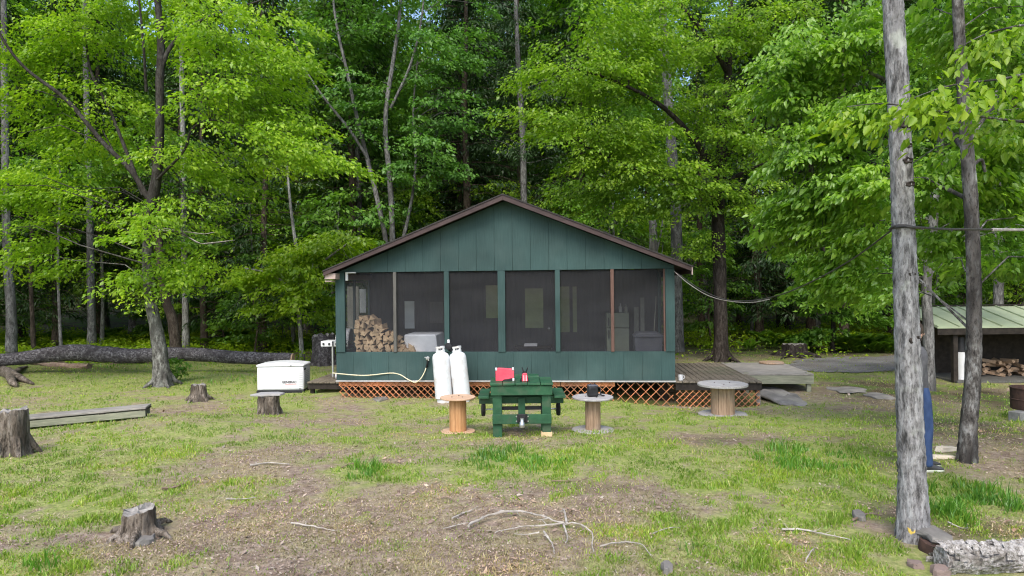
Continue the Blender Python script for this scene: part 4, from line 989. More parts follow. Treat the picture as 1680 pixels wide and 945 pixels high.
# ------------------------------------------------------------------ ferns, shrub
def ferns():
    rng = np.random.default_rng(77)
    def fern_mesh(seed, nf=9, ln=.7):
        r = np.random.default_rng(seed); Vs, Fs, n = [], [], 0
        for k in range(nf):
            a = 2 * PI * (k + r.random() * .7) / nf; d = np.array([math.cos(a), math.sin(a), 0]); sd = np.array([-d[1], d[0], 0])
            l = ln * r.uniform(.7, 1.15); t = np.linspace(.12, 1, 22)
            p = d * (t * l * .62)[:, None] + np.array([0, 0, 1]) * (l * (1.05 * t - .62 * t * t))[:, None]
            for sg in (-1, 1):
                w = .30 * l * np.sin(np.clip(t * 1.02, 0, 1) * PI) ** .8 * (1 - .35 * t) + .01
                V, Fc = leaf_verts(p, np.tile(sd * sg + d * .35 + np.array([0, 0, -.15]), (len(t), 1)), np.tile([0, 0, 1.], (len(t), 1)) - d * .3, w, .26, simple=True)
                Vs.append(V); Fs.append(Fc + n); n += len(V)
        return np_mesh('fern', np.concatenate(Vs), np.concatenate(Fs), M['l_fern'])
    ms = [fern_mesh(1), fern_mesh(2, 11, .8), fern_mesh(3, 8, .6)]
    sp = [(425, 577), (440, 574), (452, 578), (462, 573), (475, 577), (484, 572), (497, 576), (432, 570), (470, 568), (505, 570), (512, 575), (490, 566), (455, 567), (520, 566)]
    for i, (u, v) in enumerate(sp):
        g = G(u, v)
        o = bpy.data.objects.new('fern', ms[i % 3]); link(o); o.location = g; o.rotation_euler[2] = i * 1.3; s = .75 + .35 * rng.random(); o.scale = (s, s, s)
        tag(o, 'bright yellow green fern in the clump between the log and the porch', 'fern', 'ferns between the log and the porch')
    sp2 = [(1400, 572), (1420, 576), (1445, 574), (1462, 571), (1390, 578), (1432, 568), (1300, 566), (1330, 571), (1410, 562), (1452, 565), (1550, 572), (1350, 566), (1375, 575), (1386, 569), (1408, 579), (1436, 579), (1455, 579), (1470, 577), (1318, 575), (1426, 562), (1340, 560), (1270, 572), (1255, 566), (1228, 575)]
    for i, (u, v) in enumerate(sp2):
        g = G(u, v)
        o = bpy.data.objects.new('fern', ms[i % 3]); link(o); o.location = g; o.rotation_euler[2] = i * 1.7; s = 1.1 + .6 * rng.random(); o.scale = (s, s, s)
        tag(o, 'yellow green fern along the far side of the gravel track', 'fern', 'ferns along the gravel track')
    sp3 = [(60, 562), (80, 565), (130, 560), (165, 562), (200, 560), (225, 563), (100, 558), (180, 556), (340, 566), (365, 570), (40, 566), (72, 572), (115, 567), (148, 567), (190, 567), (212, 566), (238, 562), (325, 571), (318, 563), (350, 575), (378, 573), (395, 577), (385, 563), (20, 562)]
    for i, (u, v) in enumerate(sp3):
        g = G(u, v)
        o = bpy.data.objects.new('fern', ms[i % 3]); link(o); o.location = g; o.rotation_euler[2] = i * 2.1; s = 1.1 + .6 * rng.random(); o.scale = (s, s, s)
        tag(o, 'green fern growing in the shade behind the fallen log', 'fern', 'ferns behind the fallen log')
    # leafy shoots at the foot of the leaning maple
    g = G(287, 626); T = Tree(88)
    for k in range(9):
        a = T.rng.random() * 6.28; l = T.rng.uniform(.25, .55)
        T.stem([(0, 0, -.05), (.1 * math.cos(a), .1 * math.sin(a), l * .5), (.34 * math.cos(a), .2 * math.sin(a), l)], [.012, .009, .004], 5, 3)
    C = ell_points(T.rng, (0, 0, .34), (.42, .3, .3), 26)
    T.leaves(C, 26, .32, .085, hang=.4)
    T.make('leafy_shoots', 'bushy green shoots at the foot of the leaning maple', 'shrub', g, M['b_brown'], M['l_mid'])
# ================================================================== CABIN
CO = Vector((-.15, 15.2, 0)); CA = R(5)
def cab(u, v, ly=0.0):
    x, z = ray(u, v); c, s = math.cos(CA), math.sin(CA)
    t = (ly + CO.y * c + CO.x * s) / (x * s + c)
    dx, dy = t * x - CO.x, t - CO.y
    return dx * c - dy * s, CZ + t * z
def cw(lx, ly, z):
    c, s = math.cos(CA), math.sin(CA)
    return Vector((CO.x + lx * c + ly * s, CO.y - lx * s + ly * c, z))

def screen_material():
    m, nt = new_mat('insect_screen'); L = nt.links
    out = nd(nt, 'ShaderNodeOutputMaterial'); d = nd(nt, 'ShaderNodeBsdfDiffuse'); t = nd(nt, 'ShaderNodeBsdfTransparent'); mx = nd(nt, 'ShaderNodeMixShader')
    tc = nd(nt, 'ShaderNodeTexCoord'); n = nd(nt, 'ShaderNodeTexNoise'); n.inputs['Scale'].default_value = 1.6; n.inputs['Detail'].default_value = 4
    mp = nd(nt, 'ShaderNodeMapping'); mp.inputs['Rotation'].default_value = (0, R(40), 0); mp.inputs['Scale'].default_value = (.5, 1, 2)  # opacity noise for dust; its slant paints in a diagonal sheen
    L.new(tc.outputs['Object'], mp.inputs[0]); L.new(mp.outputs[0], n.inputs['Vector'])
    r = ramp(nt, [(.35, .36), (.65, .50)]); L.new(n.outputs[0], r.inputs[0])
    d.inputs[0].default_value = (.050, .051, .056, 1)
    L.new(r.outputs[0], mx.inputs[0]); L.new(t.outputs[0], mx.inputs[1]); L.new(d.outputs[0], mx.inputs[2]); L.new(mx.outputs[0], out.inputs[0])
    return m
M['screen'] = screen_material()

def planks(mb, x0, x1, y0, y1, zlo, zhi_f, w=.405, gap=.002, split=()):
    """vertical grooved siding boards with tops following zhi_f(x)"""
    x = x0
    while x < x1 - .02:
        xe = min(x + w, x1); a, b = x + gap / 2, xe - gap / 2
        cuts = [a] + [s for s in split if a < s < b] + [b]
        top = [(c, zhi_f(c)) for c in cuts][::-1]
        mb.prism([(a, zlo), (b, zlo)] + top, y0, y1)
        x = xe

def lattice(mb, x0, x1, z0, z1, y, pitch=.115, w=.058, t=.008):
    """two layers of diagonal laths clipped to a rectangle"""
    H = z1 - z0
    for layer, sg in ((0, 1), (1, -1)):
        c = x0 - H
        while c < x1 + H:
            xa, za, xb, zb = (c, z0, c + H, z1) if sg > 0 else (c + H, z0, c, z1)
            pts = []
            # clip to x range
            def at(x): return za + (zb - za) * (x - xa) / (xb - xa)
            lo, hi = min(xa, xb), max(xa, xb)
            l, h = max(lo, x0 + w * .5), min(hi, x1 - w * .5)
            if h - l > .03:
                mb.bar((l, y - layer * t * 1.02, at(l)), (h, y - layer * t * 1.02, at(h)), t, w, up=(0, 1, 0))
            c += pitch * 1.414 * .82
    return mb

def cabin():
    t = thing('cabin', 'dark green screened porch cabin with a low gable roof', 'cabin', CO, -CA)
    xl, xr = cab(551, 520)[0], cab(1107, 520)[0]
    zs, zt, zb = .975, 2.79, .345
    zr, xe, sl = 4.46, 4.05, .402
    roofz = lambda x: zr - sl * abs(x) - .12
    W = MB(); planks(W, xl, xr, 0, .03, zb, lambda x: zs)
    W.box(((xl + xr) / 2, .045, (zb + zs) / 2), (xr - xl, .024, zs - zb - .01)); W.build('lower_wall', M['siding'], t, bevel=.003, seg=1)
    W = MB(); planks(W, xl, xr, 0, .03, zt, roofz, split=(0.0,)); W.prism([(xl + .01, zt + .01), (xr - .01, zt + .01), (xr - .01, roofz(xr)), (0, roofz(0)), (xl + .01, roofz(xl))], .034, .055)
    W.build('gable_wall', M['siding'], t, bevel=.003, seg=1)
    # posts and mullions
    for a, b, mt in ((551, 566, 'siding'), (645.5, 650.5, 'mull_grey'), (729, 737, 'siding'), (817, 829, 'siding'), (911, 919, 'siding'), (1002, 1007.5, 'mull_brown'), (1092, 1107, 'siding')):
        xa, xb = cab(a, 510)[0], cab(b, 510)[0]
        MB().box(((xa + xb) / 2, .02, (zs + zt) / 2), (xb - xa, .085, zt - zs - .004)).build('post', M[mt], t, bevel=.004, seg=1)
    xb = cab(1092, 510)[0]
    MB().box((xb - .022, .04, (zs + zt) / 2), (.035, .03, zt - zs - .01)).build('screen_stop', M['mull_brown'], t)
    MB().box(((xl + xr) / 2, .06, zs - .012), (xr - xl - .02, .11, .03)).build('sill', M['siding'], t, bevel=.004, seg=1)
    for a, b in ((566, 645.5), (650.5, 729), (737, 817), (829, 911), (919, 1002), (1007.5, 1092)):
        xa, xb = cab(a, 510)[0] + .003, cab(b, 510)[0] - .003
        n = 8; vs = []; fs = []
        for i in range(n + 1):
            for j in range(n + 1):
                p, q = i / n, j / n
                bul = .012 * math.sin(PI * p) * math.sin(PI * q) + .004 * math.sin(9 * p + 5 * q)
                vs.append((xa + (xb - xa) * p, .045 + bul, zs + .005 + (zt - zs - .01) * q))
        for i in range(n):
            for j in range(n):
                k = i * (n + 1) + j; fs.append((k, k + n + 1, k + n + 2, k + 1))
        s = MB(); s.add(vs, fs); s.build('screen', M['screen'], t, smooth=80)
    # grey drip strip and lattice skirting
    MB().box(((xl + xr) / 2, -.012, zb - .02), (xr - xl + .02, .03, .032)).build('drip_strip', M['trim'], t, bevel=.003, seg=1)
    e = [xl + .02, cab(737, 640)[0], cab(920, 640)[0], cab(1010, 640)[0], xr]
    for k, (a, b) in enumerate(zip(e[:-1], e[1:])):
        lm = MB(); lattice(lm, a + .01, b - .01, -.36 if k > 1 else -.18, .325, .05, pitch=(.125, .125, .135, .19)[k])
        if k < 3: lm.box(((a + b) / 2, .075, .27), (b - a - .02, .022, .13))
        lm.build('lattice_panel', M['lattice'], t)
    for x in np.linspace(xl + .2, xr - .2, 5): MB().box((x, .6, .08), (.2, .2, .5)).build('foundation_pier', M['darkwood'], t)
    # roof
    for sg, nm in ((-1, 'roof'), (1, 'roof')):
        r = MB(); r.prism([(0, zr), (sg * xe, zr - sl * xe), (sg * xe, zr - sl * xe - .03), (0, zr - .03)], -.38, 7.5)
        ro = r.build(nm, M['shingle'], t)
        r = MB(); r.prism([(sg * .0, zr - .032), (sg * (xe - .012), zr - sl * (xe - .012) - .032), (sg * (xe - .012), zr - sl * (xe - .012) -   .125), (sg * .0, zr - .142)], -.365, -.33)
        r.build('fascia', M['fascia'], ro, bevel=.004, seg=1)
        r = MB(); r.prism([(sg * .0, zr - .034), (sg * (xe - .04), zr - sl * (xe - .04) - .034), (sg * (xe - .04), zr - sl * (xe - .04) - .075), (sg * .0, zr - .1)], -.327, 7.45)
        r.build('roof_deck', M['darkwood'], ro)
        r = MB(); r.box((sg * (xe - .024), 3.55, zr - sl * xe - .1), (.024, 7.7, .13)); r.build('eave_board', M['fascia'], ro)
    s = MB(); s.box((-3.905, 3.4, 2.705), (.25, 7.4, .13)); s.box((-3.96, 3.4, 2.595), (.15, 7.3, .035)); s.build('eave_box', M['soffit'], t, bevel=.004, seg=1)
    MB().box((4.03, -.345, zr - sl * 4.03 - .12), (.02, .05, .16)).build('rake_cap', M['soffit'], t)
    # porch inside
    D = 2.5
    MB().box((0, D / 2 + .03, .345), (xr - xl - .1, D, .05)).build('floor', M['deckwood'], t)
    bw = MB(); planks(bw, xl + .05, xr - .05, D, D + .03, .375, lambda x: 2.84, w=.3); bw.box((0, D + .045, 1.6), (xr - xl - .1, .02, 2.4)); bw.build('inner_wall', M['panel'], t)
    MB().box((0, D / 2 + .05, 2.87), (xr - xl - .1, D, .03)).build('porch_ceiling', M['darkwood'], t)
    for sg, x in ((-1, xl), (1, xr)):
        w = MB(); xi = x - sg * .03
        w.box((xi, D / 2 + .07, (zb + zs) / 2), (.055, D - .05, zs - zb)); w.box((xi, 5.0, (zb + 2.8) / 2), (.055, 4.9, 2.8 - zb - .005))
        w.box((xi, D - .02, 1.9), (.055, .1, 1.75)); w.box((xi, 1.25, 1.88), (.05, .07, 1.77))
        w.build('side_wall', M['siding'], t, bevel=.003, seg=1)
        for y0, y1 in ((.07, 1.21), (1.29, 2.4)):
            q = MB(); q.add([(xi, y0, zs + .003), (xi, y1, zs + .003), (xi, y1, 2.78), (xi, y0, 2.78)], [(0, 1, 2, 3)]); q.build('side_screen', M['screen'], t, smooth=0)
    MB().box((0, 7.45, (zb + 2.8) / 2), (xr - xl - .1, .05, 2.8 - zb)).build('rear_wall', M['siding'], t)
    MB().prism([(xl, 2.79), (xr, 2.79), (0, roofz(0))], 7.42, 7.475).build('rear_gable', M['siding'], t)
    # door, windows and blinds of the inner wall
    def on_wall(u0, u1, v0, v1, d=D):
        a, za = cab(u0, v1, d - .03); b, z_b = cab(u1, v0, d - .03); return a, b, za, z_b
    a, b, z0, z1 = on_wall(848, 905, 452, 580); z0 = .38
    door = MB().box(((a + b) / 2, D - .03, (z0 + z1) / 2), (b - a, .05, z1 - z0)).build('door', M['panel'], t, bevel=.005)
    g0, g1_, h0, h1 = on_wall(862, 891, 473, 538)
    MB().box(((g0 + g1_) / 2, D - .061, (h0 + h1) / 2), (g1_ - g0, .008, h1 - h0)).build('pane', M['glass_reflect'], door)
    MB().lathe([(.03, 0), (.034, .02), (.02, .05), (0, .055)], 12, (b - .08, D - .06, 1.35), (R(90), 0, 0)).build('handle', M['steel'], door)
    for q in ((797, 819, 468, 522), (919, 934, 470, 545), (940, 946, 470, 545)):
        a, b, z0, z1 = on_wall(*q)
        fr = MB()
        for x in (a - .03, b + .03): fr.box((x, D - .02, (z0 + z1) / 2), (.06, .05, z1 - z0 + .12))
        for z in (z0 - .03, z1 + .03): fr.box(((a + b) / 2, D - .02, z), (b - a, .05, .06))
        f = fr.build('window', M['panel'], t)
        MB().box(((a + b) / 2, D - .006, (z0 + z1) / 2), (b - a, .01, z1 - z0)).build('pane', M['glass_reflect'], f)
    a, b, z0, z1 = on_wall(664, 679.5, 494, 539); MB().box(((a + b) / 2, D - .01, (z0 + z1) / 2), (b - a, .02, z1 - z0)).build('window_blind', M['whitecloth'], t)
    for q, mt in (((590, 600, 474, 513), 'curtain'), ((570, 588, 470, 540), 'paleboard'), ((705, 727, 495, 530), 'mull_grey')):
        a, b, z0, z1 = on_wall(*q); MB().box(((a + b) / 2, D - .012, (z0 + z1) / 2), (b - a, .02, z1 - z0)).build('curtain_panel', M[mt], t)
    # lamp bracket at the top corner of the first screen, gas tap low on the wall
    a, z0 = cab(567.5, 453); k = MB(); k.box((a + .035, -.04, z0 - .01), (.055, .05, .19)); k.box((a + .13, -.05, z0 + .075), (.24, .045, .03)); k.build('corner_bracket', M['white'], t, bevel=.006)
    x, z = cab(702, 588); k = MB(); k.lathe([(.045, 0), (.045, .03), (.02, .035), (.02, .10), (0, .10)], 12, (x, 0, z), (R(90), 0, 0)); k.box((x, -.09, z + .03), (.11, .02, .025)); k.box((x + .03, -.07, z - .02), (.03, .03, .05)); k.build('gas_tap', M['steel'], t, bevel=.003)
    return t

def porch_contents():
    # firewood on a rack
    x0, _ = cab(588, 575, .45); x1, _ = cab(690, 575, .45)
    r = thing('firewood_rack', 'low wooden rack under the firewood on the porch', 'rack', cw(0, 0, .37), -CA)
    for x in np.linspace(x0, x1, 4): MB().box((x, .5, .22), (.09, .40, .44)).build('leg', M['darkwood'], r)
    MB().box(((x0 + x1) / 2, .5, .462), (x1 - x0 + .06, .46, .04)).build('rack_top', M['darkwood'], r)
    rng = random.Random(3); ms = []
    for k in range(6):
        n = [3, 4, 3, 5, 4, 3][k]; mb = MB(); a0 = rng.random() * 6
        prof = [(.066 * rng.uniform(.8, 1.15) * math.cos(a0 + 2 * PI * i / n), .058 * rng.uniform(.8, 1.15) * math.sin(a0 + 2 * PI * i / n)) for i in range(n)]
        vs = [(x, -.2, z) for x, z in prof] + [(x * 1.05 + .004, .2, z) for x, z in prof]
        mb.add(vs, [tuple(range(n)), tuple(range(n, 2 * n))[::-1]] + [(i, n + i, n + (i + 1) % n, (i + 1) % n) for i in range(n)])
        ms.append(mb.mesh('firewood_log', M['logwood'], 30))
    z, row = .37 + .482 + .05, 0
    while z < 1.80:
        h = (z - .85) / .98
        xr_ = x0 + (x1 - x0 + .15) * (1 - max(0, h)) + .27 * max(0, h)
        x = x0 + .02 + .05 * (row % 2) + .03 * h
        while x < xr_:
            o = bpy.data.objects.new('firewood_log', ms[rng.randrange(6)]); link(o)
            o.location = cw(x, .36 + rng.uniform(-.05, .05), z + rng.uniform(-.012, .012)); o.rotation_euler = (rng.uniform(-.08, .08), rng.uniform(0, 6.28), -CA + rng.uniform(-.25, .25))
            s = rng.uniform(1.0, 1.4); o.scale = (s, 1, s)
            tag(o, 'split firewood log in the sloping pile behind the porch screen', 'firewood log', 'split firewood logs in the porch pile')
            x += .112 * s
        z += .094; row += 1
    # wrapped chest
    (a, zt), (b, _) = cab(664, 548, .5), cab(721, 548, .5); b0 = cab(724, 574, .5)[0]
    c = thing('wrapped_chest', 'low chest covered with clear plastic sheet beside the firewood', 'chest', cw(0, 0, .37), -CA)
    MB().prism([(a, 0), (b - .06, 0), (b - .06, .5), (a, .5)], .75, 1.25).build('chest_box', M['bin'], c, bevel=.01)
    MB().prism([(a - .02, .06), (b0 + .0, .06), (b - .05, zt - .37), (a + .03, zt - .37)], .32, 1.3).build('plastic_cover', M['tarp'], c, bevel=.03)
    # fridge
    a, zt = cab(995, 513, 1.7); b, _ = cab(1032, 513, 1.7); zm = cab(1010, 538, 1.7)[1]
    f = thing('refrigerator', 'olive grey two door refrigerator standing on the porch', 'refrigerator', cw((a + b) / 2, 1.7, .372), -CA)
    w = b - a
    MB().box((0, .36, (zt - .372) / 2), (w, .6, zt - .372)).build('cabinet', M['fridge'], f, bevel=.01)
    for z0, z1 in ((.05, zm - .372 - .012), (zm - .372 + .012, zt - .375)):
        d = MB().box((0, .02, (z0 + z1) / 2), (w - .004, .06, z1 - z0)).build('door', M['fridge'], f, bevel=.012)
        MB().box((-w / 2 + .05, -.03, z1 - .14 if z0 < .1 else z0 + .14), (.025, .035, .2)).build('handle', M['black'], d, bevel=.005)
    # bottles on top of it
    for k, (u, h) in enumerate(((1018, .22), (1027, .2))):
        x, _ = cab(u, 513, 1.9)
        tag(MB().lathe([(.04, 0), (.042, h * .6), (.016, h * .75), (.016, h), (0, h)], 12).build('bottle', M['paleboard' if k else 'trim'], loc=cw(x, 1.9, zt + .002)), ['slim grey bottle standing on the refrigerator', 'shorter dull green bottle standing on the refrigerator'][k], 'bottle')
    # waste bin
    a, zt = cab(1040, 545, .55); b, _ = cab(1088, 545, .55); zl = cab(1060, 553, .55)[1]
    n = thing('waste_bin', 'slate grey lidded waste bin at the porch corner', 'bin', cw((a + b) / 2, .8, .372), -CA); w = b - a
    bb = MB(); H = zl - .372
    vs = [(sx * w * q / 2, sy * .27 * q, z) for z, q in ((0, .8), (H, .97)) for sx, sy in ((-1, -1), (1, -1), (1, 1), (-1, 1))]
    bb.add(vs, [(3, 2, 1, 0), (4, 5, 6, 7), (0, 1, 5, 4), (1, 2, 6, 5), (2, 3, 7, 6), (3, 0, 4, 7)]); bb.build('bin_body', M['bin'], n, bevel=.015)
    ld = MB(); ld.prism([(-w / 2, H), (w / 2, H), (w / 2, H + .03), (w * .34, H + .10), (-w * .34, H + .10), (-w / 2, H + .03)], -.28, .28); ld.box((0, -.29, H + .02), (w * .5, .04, .03)); ld.build('lid', M['bin'], n, bevel=.01)
    # bench with a pale tray
    a, _ = cab(845, 570, 1.6); b, zt = cab(905, 566, 1.6)
    bn = thing('porch_bench', 'dark low bench inside the middle of the porch', 'bench', cw((a + b) / 2, 1.6, .372), -CA)
    MB().box((0, 0, zt - .42), (b - a, .4, .05)).build('seat', M['darkwood'], bn, bevel=.006)
    for x in (-(b - a) / 2 + .06, (b - a) / 2 - .06): MB().box((x, 0, (zt - .44) / 2), (.06, .34, zt - .446)).build('leg', M['darkwood'], bn)
    x, _ = cab(871, 562, 1.6); tr = MB(); tr.box((0, 0, .006), (.32, .24, .012))
    for q in (-1, 1): tr.box((0, q * .117, .03), (.32, .008, .05)); tr.box((q * .156, 0, .03), (.008, .226, .05))
    tag(tr.build('tray', M['grey_plastic'], loc=cw(x, 1.6, zt - .018), rz=-CA), 'pale plastic tray lying on the dark porch bench', 'tray')
    # broom, leaning boards
    p0, p1 = cab(1070, 560, 1.2), cab(1077, 486, 1.2)
    br = thing('broom', 'long pole of a broom leaning behind the waste bin', 'broom', cw(p0[0] - .02, 1.1, .372), -CA)
    MB().cyl((0, 0, .18), (.14, .25, p1[1] - .372), .013).build('pole', M['paleboard'], br)
    MB().prism([(-.16, 0), (.16, 0), (.09, .2), (-.09, .2)], -.03, .03).build('bristles', M['curtain'], br)
    for k, (u, v, w) in enumerate(((1043, 505, .12), (1053, 489, .10))):
        x, z = cab(u, v, 2.0)
        tag(MB().bar((0, .0, .0), (.05, .38, z - .372), w, .025, up=(0, 1, 0)).build('leaning_board', M['paleboard'], loc=cw(x, 2.0, .376), rz=-CA), ['wider shorter board leaning against the porch wall', 'tall narrow board leaning against the porch wall'][k], 'board')

def decks():
    x0 = cab(1107, 600)[0] + .02; x1 = cab(1250, 627)[0]
    t = thing('side_deck', 'weathered grey plank deck along the cabin side with lattice skirting', 'deck', CO, -CA)
    mb = MB(); x = x0; rng = random.Random(4)
    while x < x1: 
        w = min(.138, x1 - x); mb.box((x + w / 2, 1.8 + rng.uniform(-.01, .01), .31), (w - .012, 3.66, .036)); x += .142
    mb.build('deck_boards', M['deckwood'], t, bevel=.004, seg=1)
    f = MB(); f.box(((x0 + x1) / 2, .02, .21), (x1 - x0, .035, .15)); f.box((x1 - .02, 1.8, .21), (.035, 3.5, .15)); f.build('joist', M['darkwood'], t)
    l = MB(); lattice(l, x0 - .02, x1 - .01, -.34, .14, .045, pitch=.12); l.build('lattice_panel', M['lattice'], t)
    for x in (x0 + 1.05, x1 - .06): MB().box((x, .11, -.02), (.09, .09, .4)).build('post', M['greywood'], t)
    # stepped platform
    t = thing('deck_platform', 'low grey platform joined to the end of the side deck', 'platform', CO, -CA)
    a, b, y0, y1 = 5.45, 7.06, 1.25, 3.55
    mb = MB(); y = y0
    while y < y1 - .02: mb.box(((a + b) / 2, y + .068, .315), (b - a, .132, .036)); y += .142
    mb.build('deck_boards', M['greywood'], t, bevel=.004, seg=1)
    mb = MB(); mb.box(((a + b) / 2, y0 + .025, .195), (b - a - .01, .04, .195)); mb.box((b - .025, (y0 + y1) / 2, .195), (.04, y1 - y0 - .12, .195)); mb.build('rim_board', M['greenboard'], t, bevel=.003, seg=1)
    for x, y in ((b - .1, y0 + .1), (a + .1, y0 + .12), (b - .1, y1 - .1), (a + .1, y1 - .1)): MB().box((x, y, .02), (.1, .1, .66)).build('leg', M['greenboard'], t, bevel=.004, seg=1)
    # left deck
    t = thing('grill_deck', 'small grey plank deck under the grill on the generator side', 'deck', CO, -CA)
    mb = MB(); x = -4.82
    while x < -3.85: mb.box((x + .065, 2.25, .20), (.128, 3.3, .036)); x += .14
    mb.build('deck_boards', M['deckwood'], t, bevel=.004, seg=1)
    mb = MB(); mb.box((-4.33, .66, .11), (.96, .04, .14)); mb.box((-4.79, 2.25, .11), (.04, 3.2, .14)); mb.build('joist', M['darkwood'], t)
    for x, y in ((-4.74, .75), (-3.95, .75), (-4.74, 3.75), (-3.95, 3.75)): MB().box((x, y, -.02), (.09, .09, .3)).build('leg', M['darkwood'], t)
    # enamel mug, wooden round
    x, _ = cab(1116, 622, .22)
    mg = thing('enamel_mug', 'white enamel mug on the front corner of the side deck', 'mug', cw(x, .16, .329))
    MB().lathe([(.048, 0), (.052, .01), (.055, .12), (.051, .12), (.046, .01), (0, .008)], 20).build('cup', M['white'], mg)
    MB().tube([(.05, 0, .10), (.085, 0, .095), (.09, 0, .05), (.05, 0, .03)], .007, 6).build('handle', M['white'], mg)
    p = P(1266, 597.5, 18.0)
    tag(MB().lathe([(.30, 0), (.31, .02), (.30, .05), (0, .055)], 22, rough=.06, rng=rng).build('wooden_round', M['oldcore'], loc=(p.x, 18.0, .335)), 'thin round slice of wood on the back of the platform', 'wood slice')

# ================================================================== YARD FURNITURE
def generator():
    g = G(458, 645); Y = g.y + .32
    W, D, H = 1.12, .62, .74
    t = thing('generator', 'white standby generator with a dark name on its front', 'generator', (P(459, 640, g.y).x, Y, g1(g.x, Y)), R(2))
    MB().box((0, 0, .03), (W + .02, D + .02, .07)).build('base', M['black'], t, bevel=.008)
    MB().box((0, 0, .35), (W, D, .57)).build('housing', M['white'], t, bevel=.035, seg=3)
    lid = MB(); n = 8
    prof = [(-W / 2 - .012, .632), (-W / 2 - .012, .665)] + [(-W / 2 + W * i / n, .675 + .058 * math.sin(PI * (i + .6) / (n + 1.2))) for i in range(n + 1)] + [(W / 2 + .012, .665), (W / 2 + .012, .632)]
    lid.prism(prof, -D / 2 - .015, D / 2 + .015); l = lid.build('lid', M['white'], t, bevel=.02, seg=3)
    MB().box((.26, -D / 2 - .02, .655), (.03, .012, .018)).build('latch', M['black'], l)
    k = MB()
    for i in range(9):
        z = .15 + i * .044
        k.box((W / 2 + .003, -.05, z), (.012, .40, .010)); k.box((W / 2 - .07, -D / 2 - .002, z), (.09, .01, .008))
    k.build('louvres', M['trim'], t)
    MB().box((W / 2 + .002, -.2, .56), (.014, .16, .04)).build('intake_slot', M['black'], t, bevel=.003)
    MB().lathe([(.014, 0), (.014, .012), (0, .012)], 10, (W / 2 - .09, -D / 2 - .001, .10), (R(90), 0, 0)).build('corner_bolt', M['black'], t)
    MB().box((.05, -D / 2 - .002, .105), (W * .84, .006, .006)).build('seam', M['trim'], t)
    cu = bpy.data.curves.new('lettering', 'FONT'); cu.body = 'GENERAC'; cu.size = .078; cu.extrude = .002; cu.align_x = 'CENTER'; cu.offset = .0022
    tmp = bpy.data.objects.new('tmp', cu); COL.objects.link(tmp)
    dg = bpy.context.evaluated_depsgraph_get(); me = bpy.data.meshes.new_from_object(tmp.evaluated_get(dg)); bpy.data.objects.remove(tmp)
    me.materials.clear(); me.materials.append(M['textdark'])
    o = link(bpy.data.objects.new('lettering', me), t); o.rotation_euler = (R(90), 0, 0); o.location = (.215, -D / 2 - .003, .235)
    MB().box((.25, -D / 2 - .002, .21), (.27, .004, .010)).build('underline', M['textred'], t)

def tank(u, v, Y, du, label):
    p = P(u, v, Y); z = g1(p.x, Y)
    t = thing('propane_tank', label, 'propane tank', (p.x, Y, z - .01), rot=(R(-1.5), math.atan2(du, 91.0), 0))
    r = .186
    MB().lathe([(.0, .05), (.12, .055), (r, .10), (r, .95), (r * .97, 1.0), (r * .85, 1.045), (r * .6, 1.075), (.05, 1.085), (0, 1.085)], 28).build('body', M['tankwhite'], t, smooth=50)
    MB().lathe([(.15, 0), (.155, 0), (.155, .1), (.15, .1), (.15, 0)], 24).build('foot_ring', M['tankwhite'], t)
    c = MB()
    c.lathe([(.098, 1.07), (.102, 1.07), (.102, 1.13), (.098, 1.13), (.098, 1.07)], 20)
    for a in (-2.4, -.9, .6): c.lathe([(.098, 1.13), (.102, 1.13), (.102, 1.175), (.098, 1.175), (.098, 1.13)], 5, a0=a, a1=a + .55)
    c.lathe([(.096, 1.175), (.104, 1.175), (.104, 1.215), (.096, 1.215), (.096, 1.175)], 20, a0=-2.6, a1=1.6)
    c.build('collar', M['tankwhite'], t)
    v_ = MB(); v_.lathe([(.03, 1.08), (.03, 1.14), (.018, 1.14), (.018, 1.17), (.036, 1.17), (.036, 1.19), (0, 1.19)], 12); v_.cyl((0, 0, 1.12), (.09, 0, 1.13), .016); v_.build('valve', M['steel'], t)

def tanks():
    tank(729, 653, 14.75, -6.5, 'more upright white propane tank, the one nearer the firewood')
    tank(759, 651, 14.78, -9.5, 'white propane tank leaning more, the one nearer the picnic table')
    p = P(736, 568, 14.95)
    t = thing('gas_regulator', 'round black gas regulator between the two white tanks', 'regulator', p)
    MB().lathe([(0, -.03), (.075, -.03), (.085, 0), (.075, .03), (0, .035)], 18, rot=(R(90), 0, 0)).build('disc', M['black'], t)
    k = MB(); k.lathe([(.03, .07), (.03, .13), (.02, .145), (0, .145)], 12); k.build('cap', M['white'], t)
    k = MB(); k.tube([(-.06, 0, -.02), (-.10, .02, -.05), (-.16, .03, -.06)], .012, 6); k.tube([(.06, 0, -.02), (.10, .02, -.04), (.15, .03, -.04)], .012, 6); k.tube([(0, .02, -.06), (0, .1, -.10), (0, .16, -.08)], .02, 6); k.build('pigtail', M['black'], t)
    pts = [(546, 612), (560, 613), (592, 615.5), (612, 615), (640, 612.5), (655, 615), (668, 622), (681, 627), (690, 622), (696, 612), (699, 603)]
    q = [cab(u, v, -.045) for u, v in pts]
    pl = [cw(x, -.045 - .05 * math.sin(i), z) for i, (x, z) in enumerate(q)]
    x, z = cab(702, 590, -.06)
    hs = thing('gas_hose', 'cream hose sagging along the low green wall to the tap', 'hose', pl[0])
    o0 = pl[0]
    MB().tube([Vector(p_) - o0 for p_ in catmull([tuple(p_) for p_ in pl], 5)], .0125, 8).build('hose_tube', M['hose'], hs, smooth=60)
    MB().tube([pl[-1] - o0, (pl[-1] + cw(x, -.09, z)) / 2 - o0 + Vector((.01, -.01, 0)), cw(x, -.08, z - .03) - o0], .022, 8).build('hose_end', M['black'], hs, smooth=60)

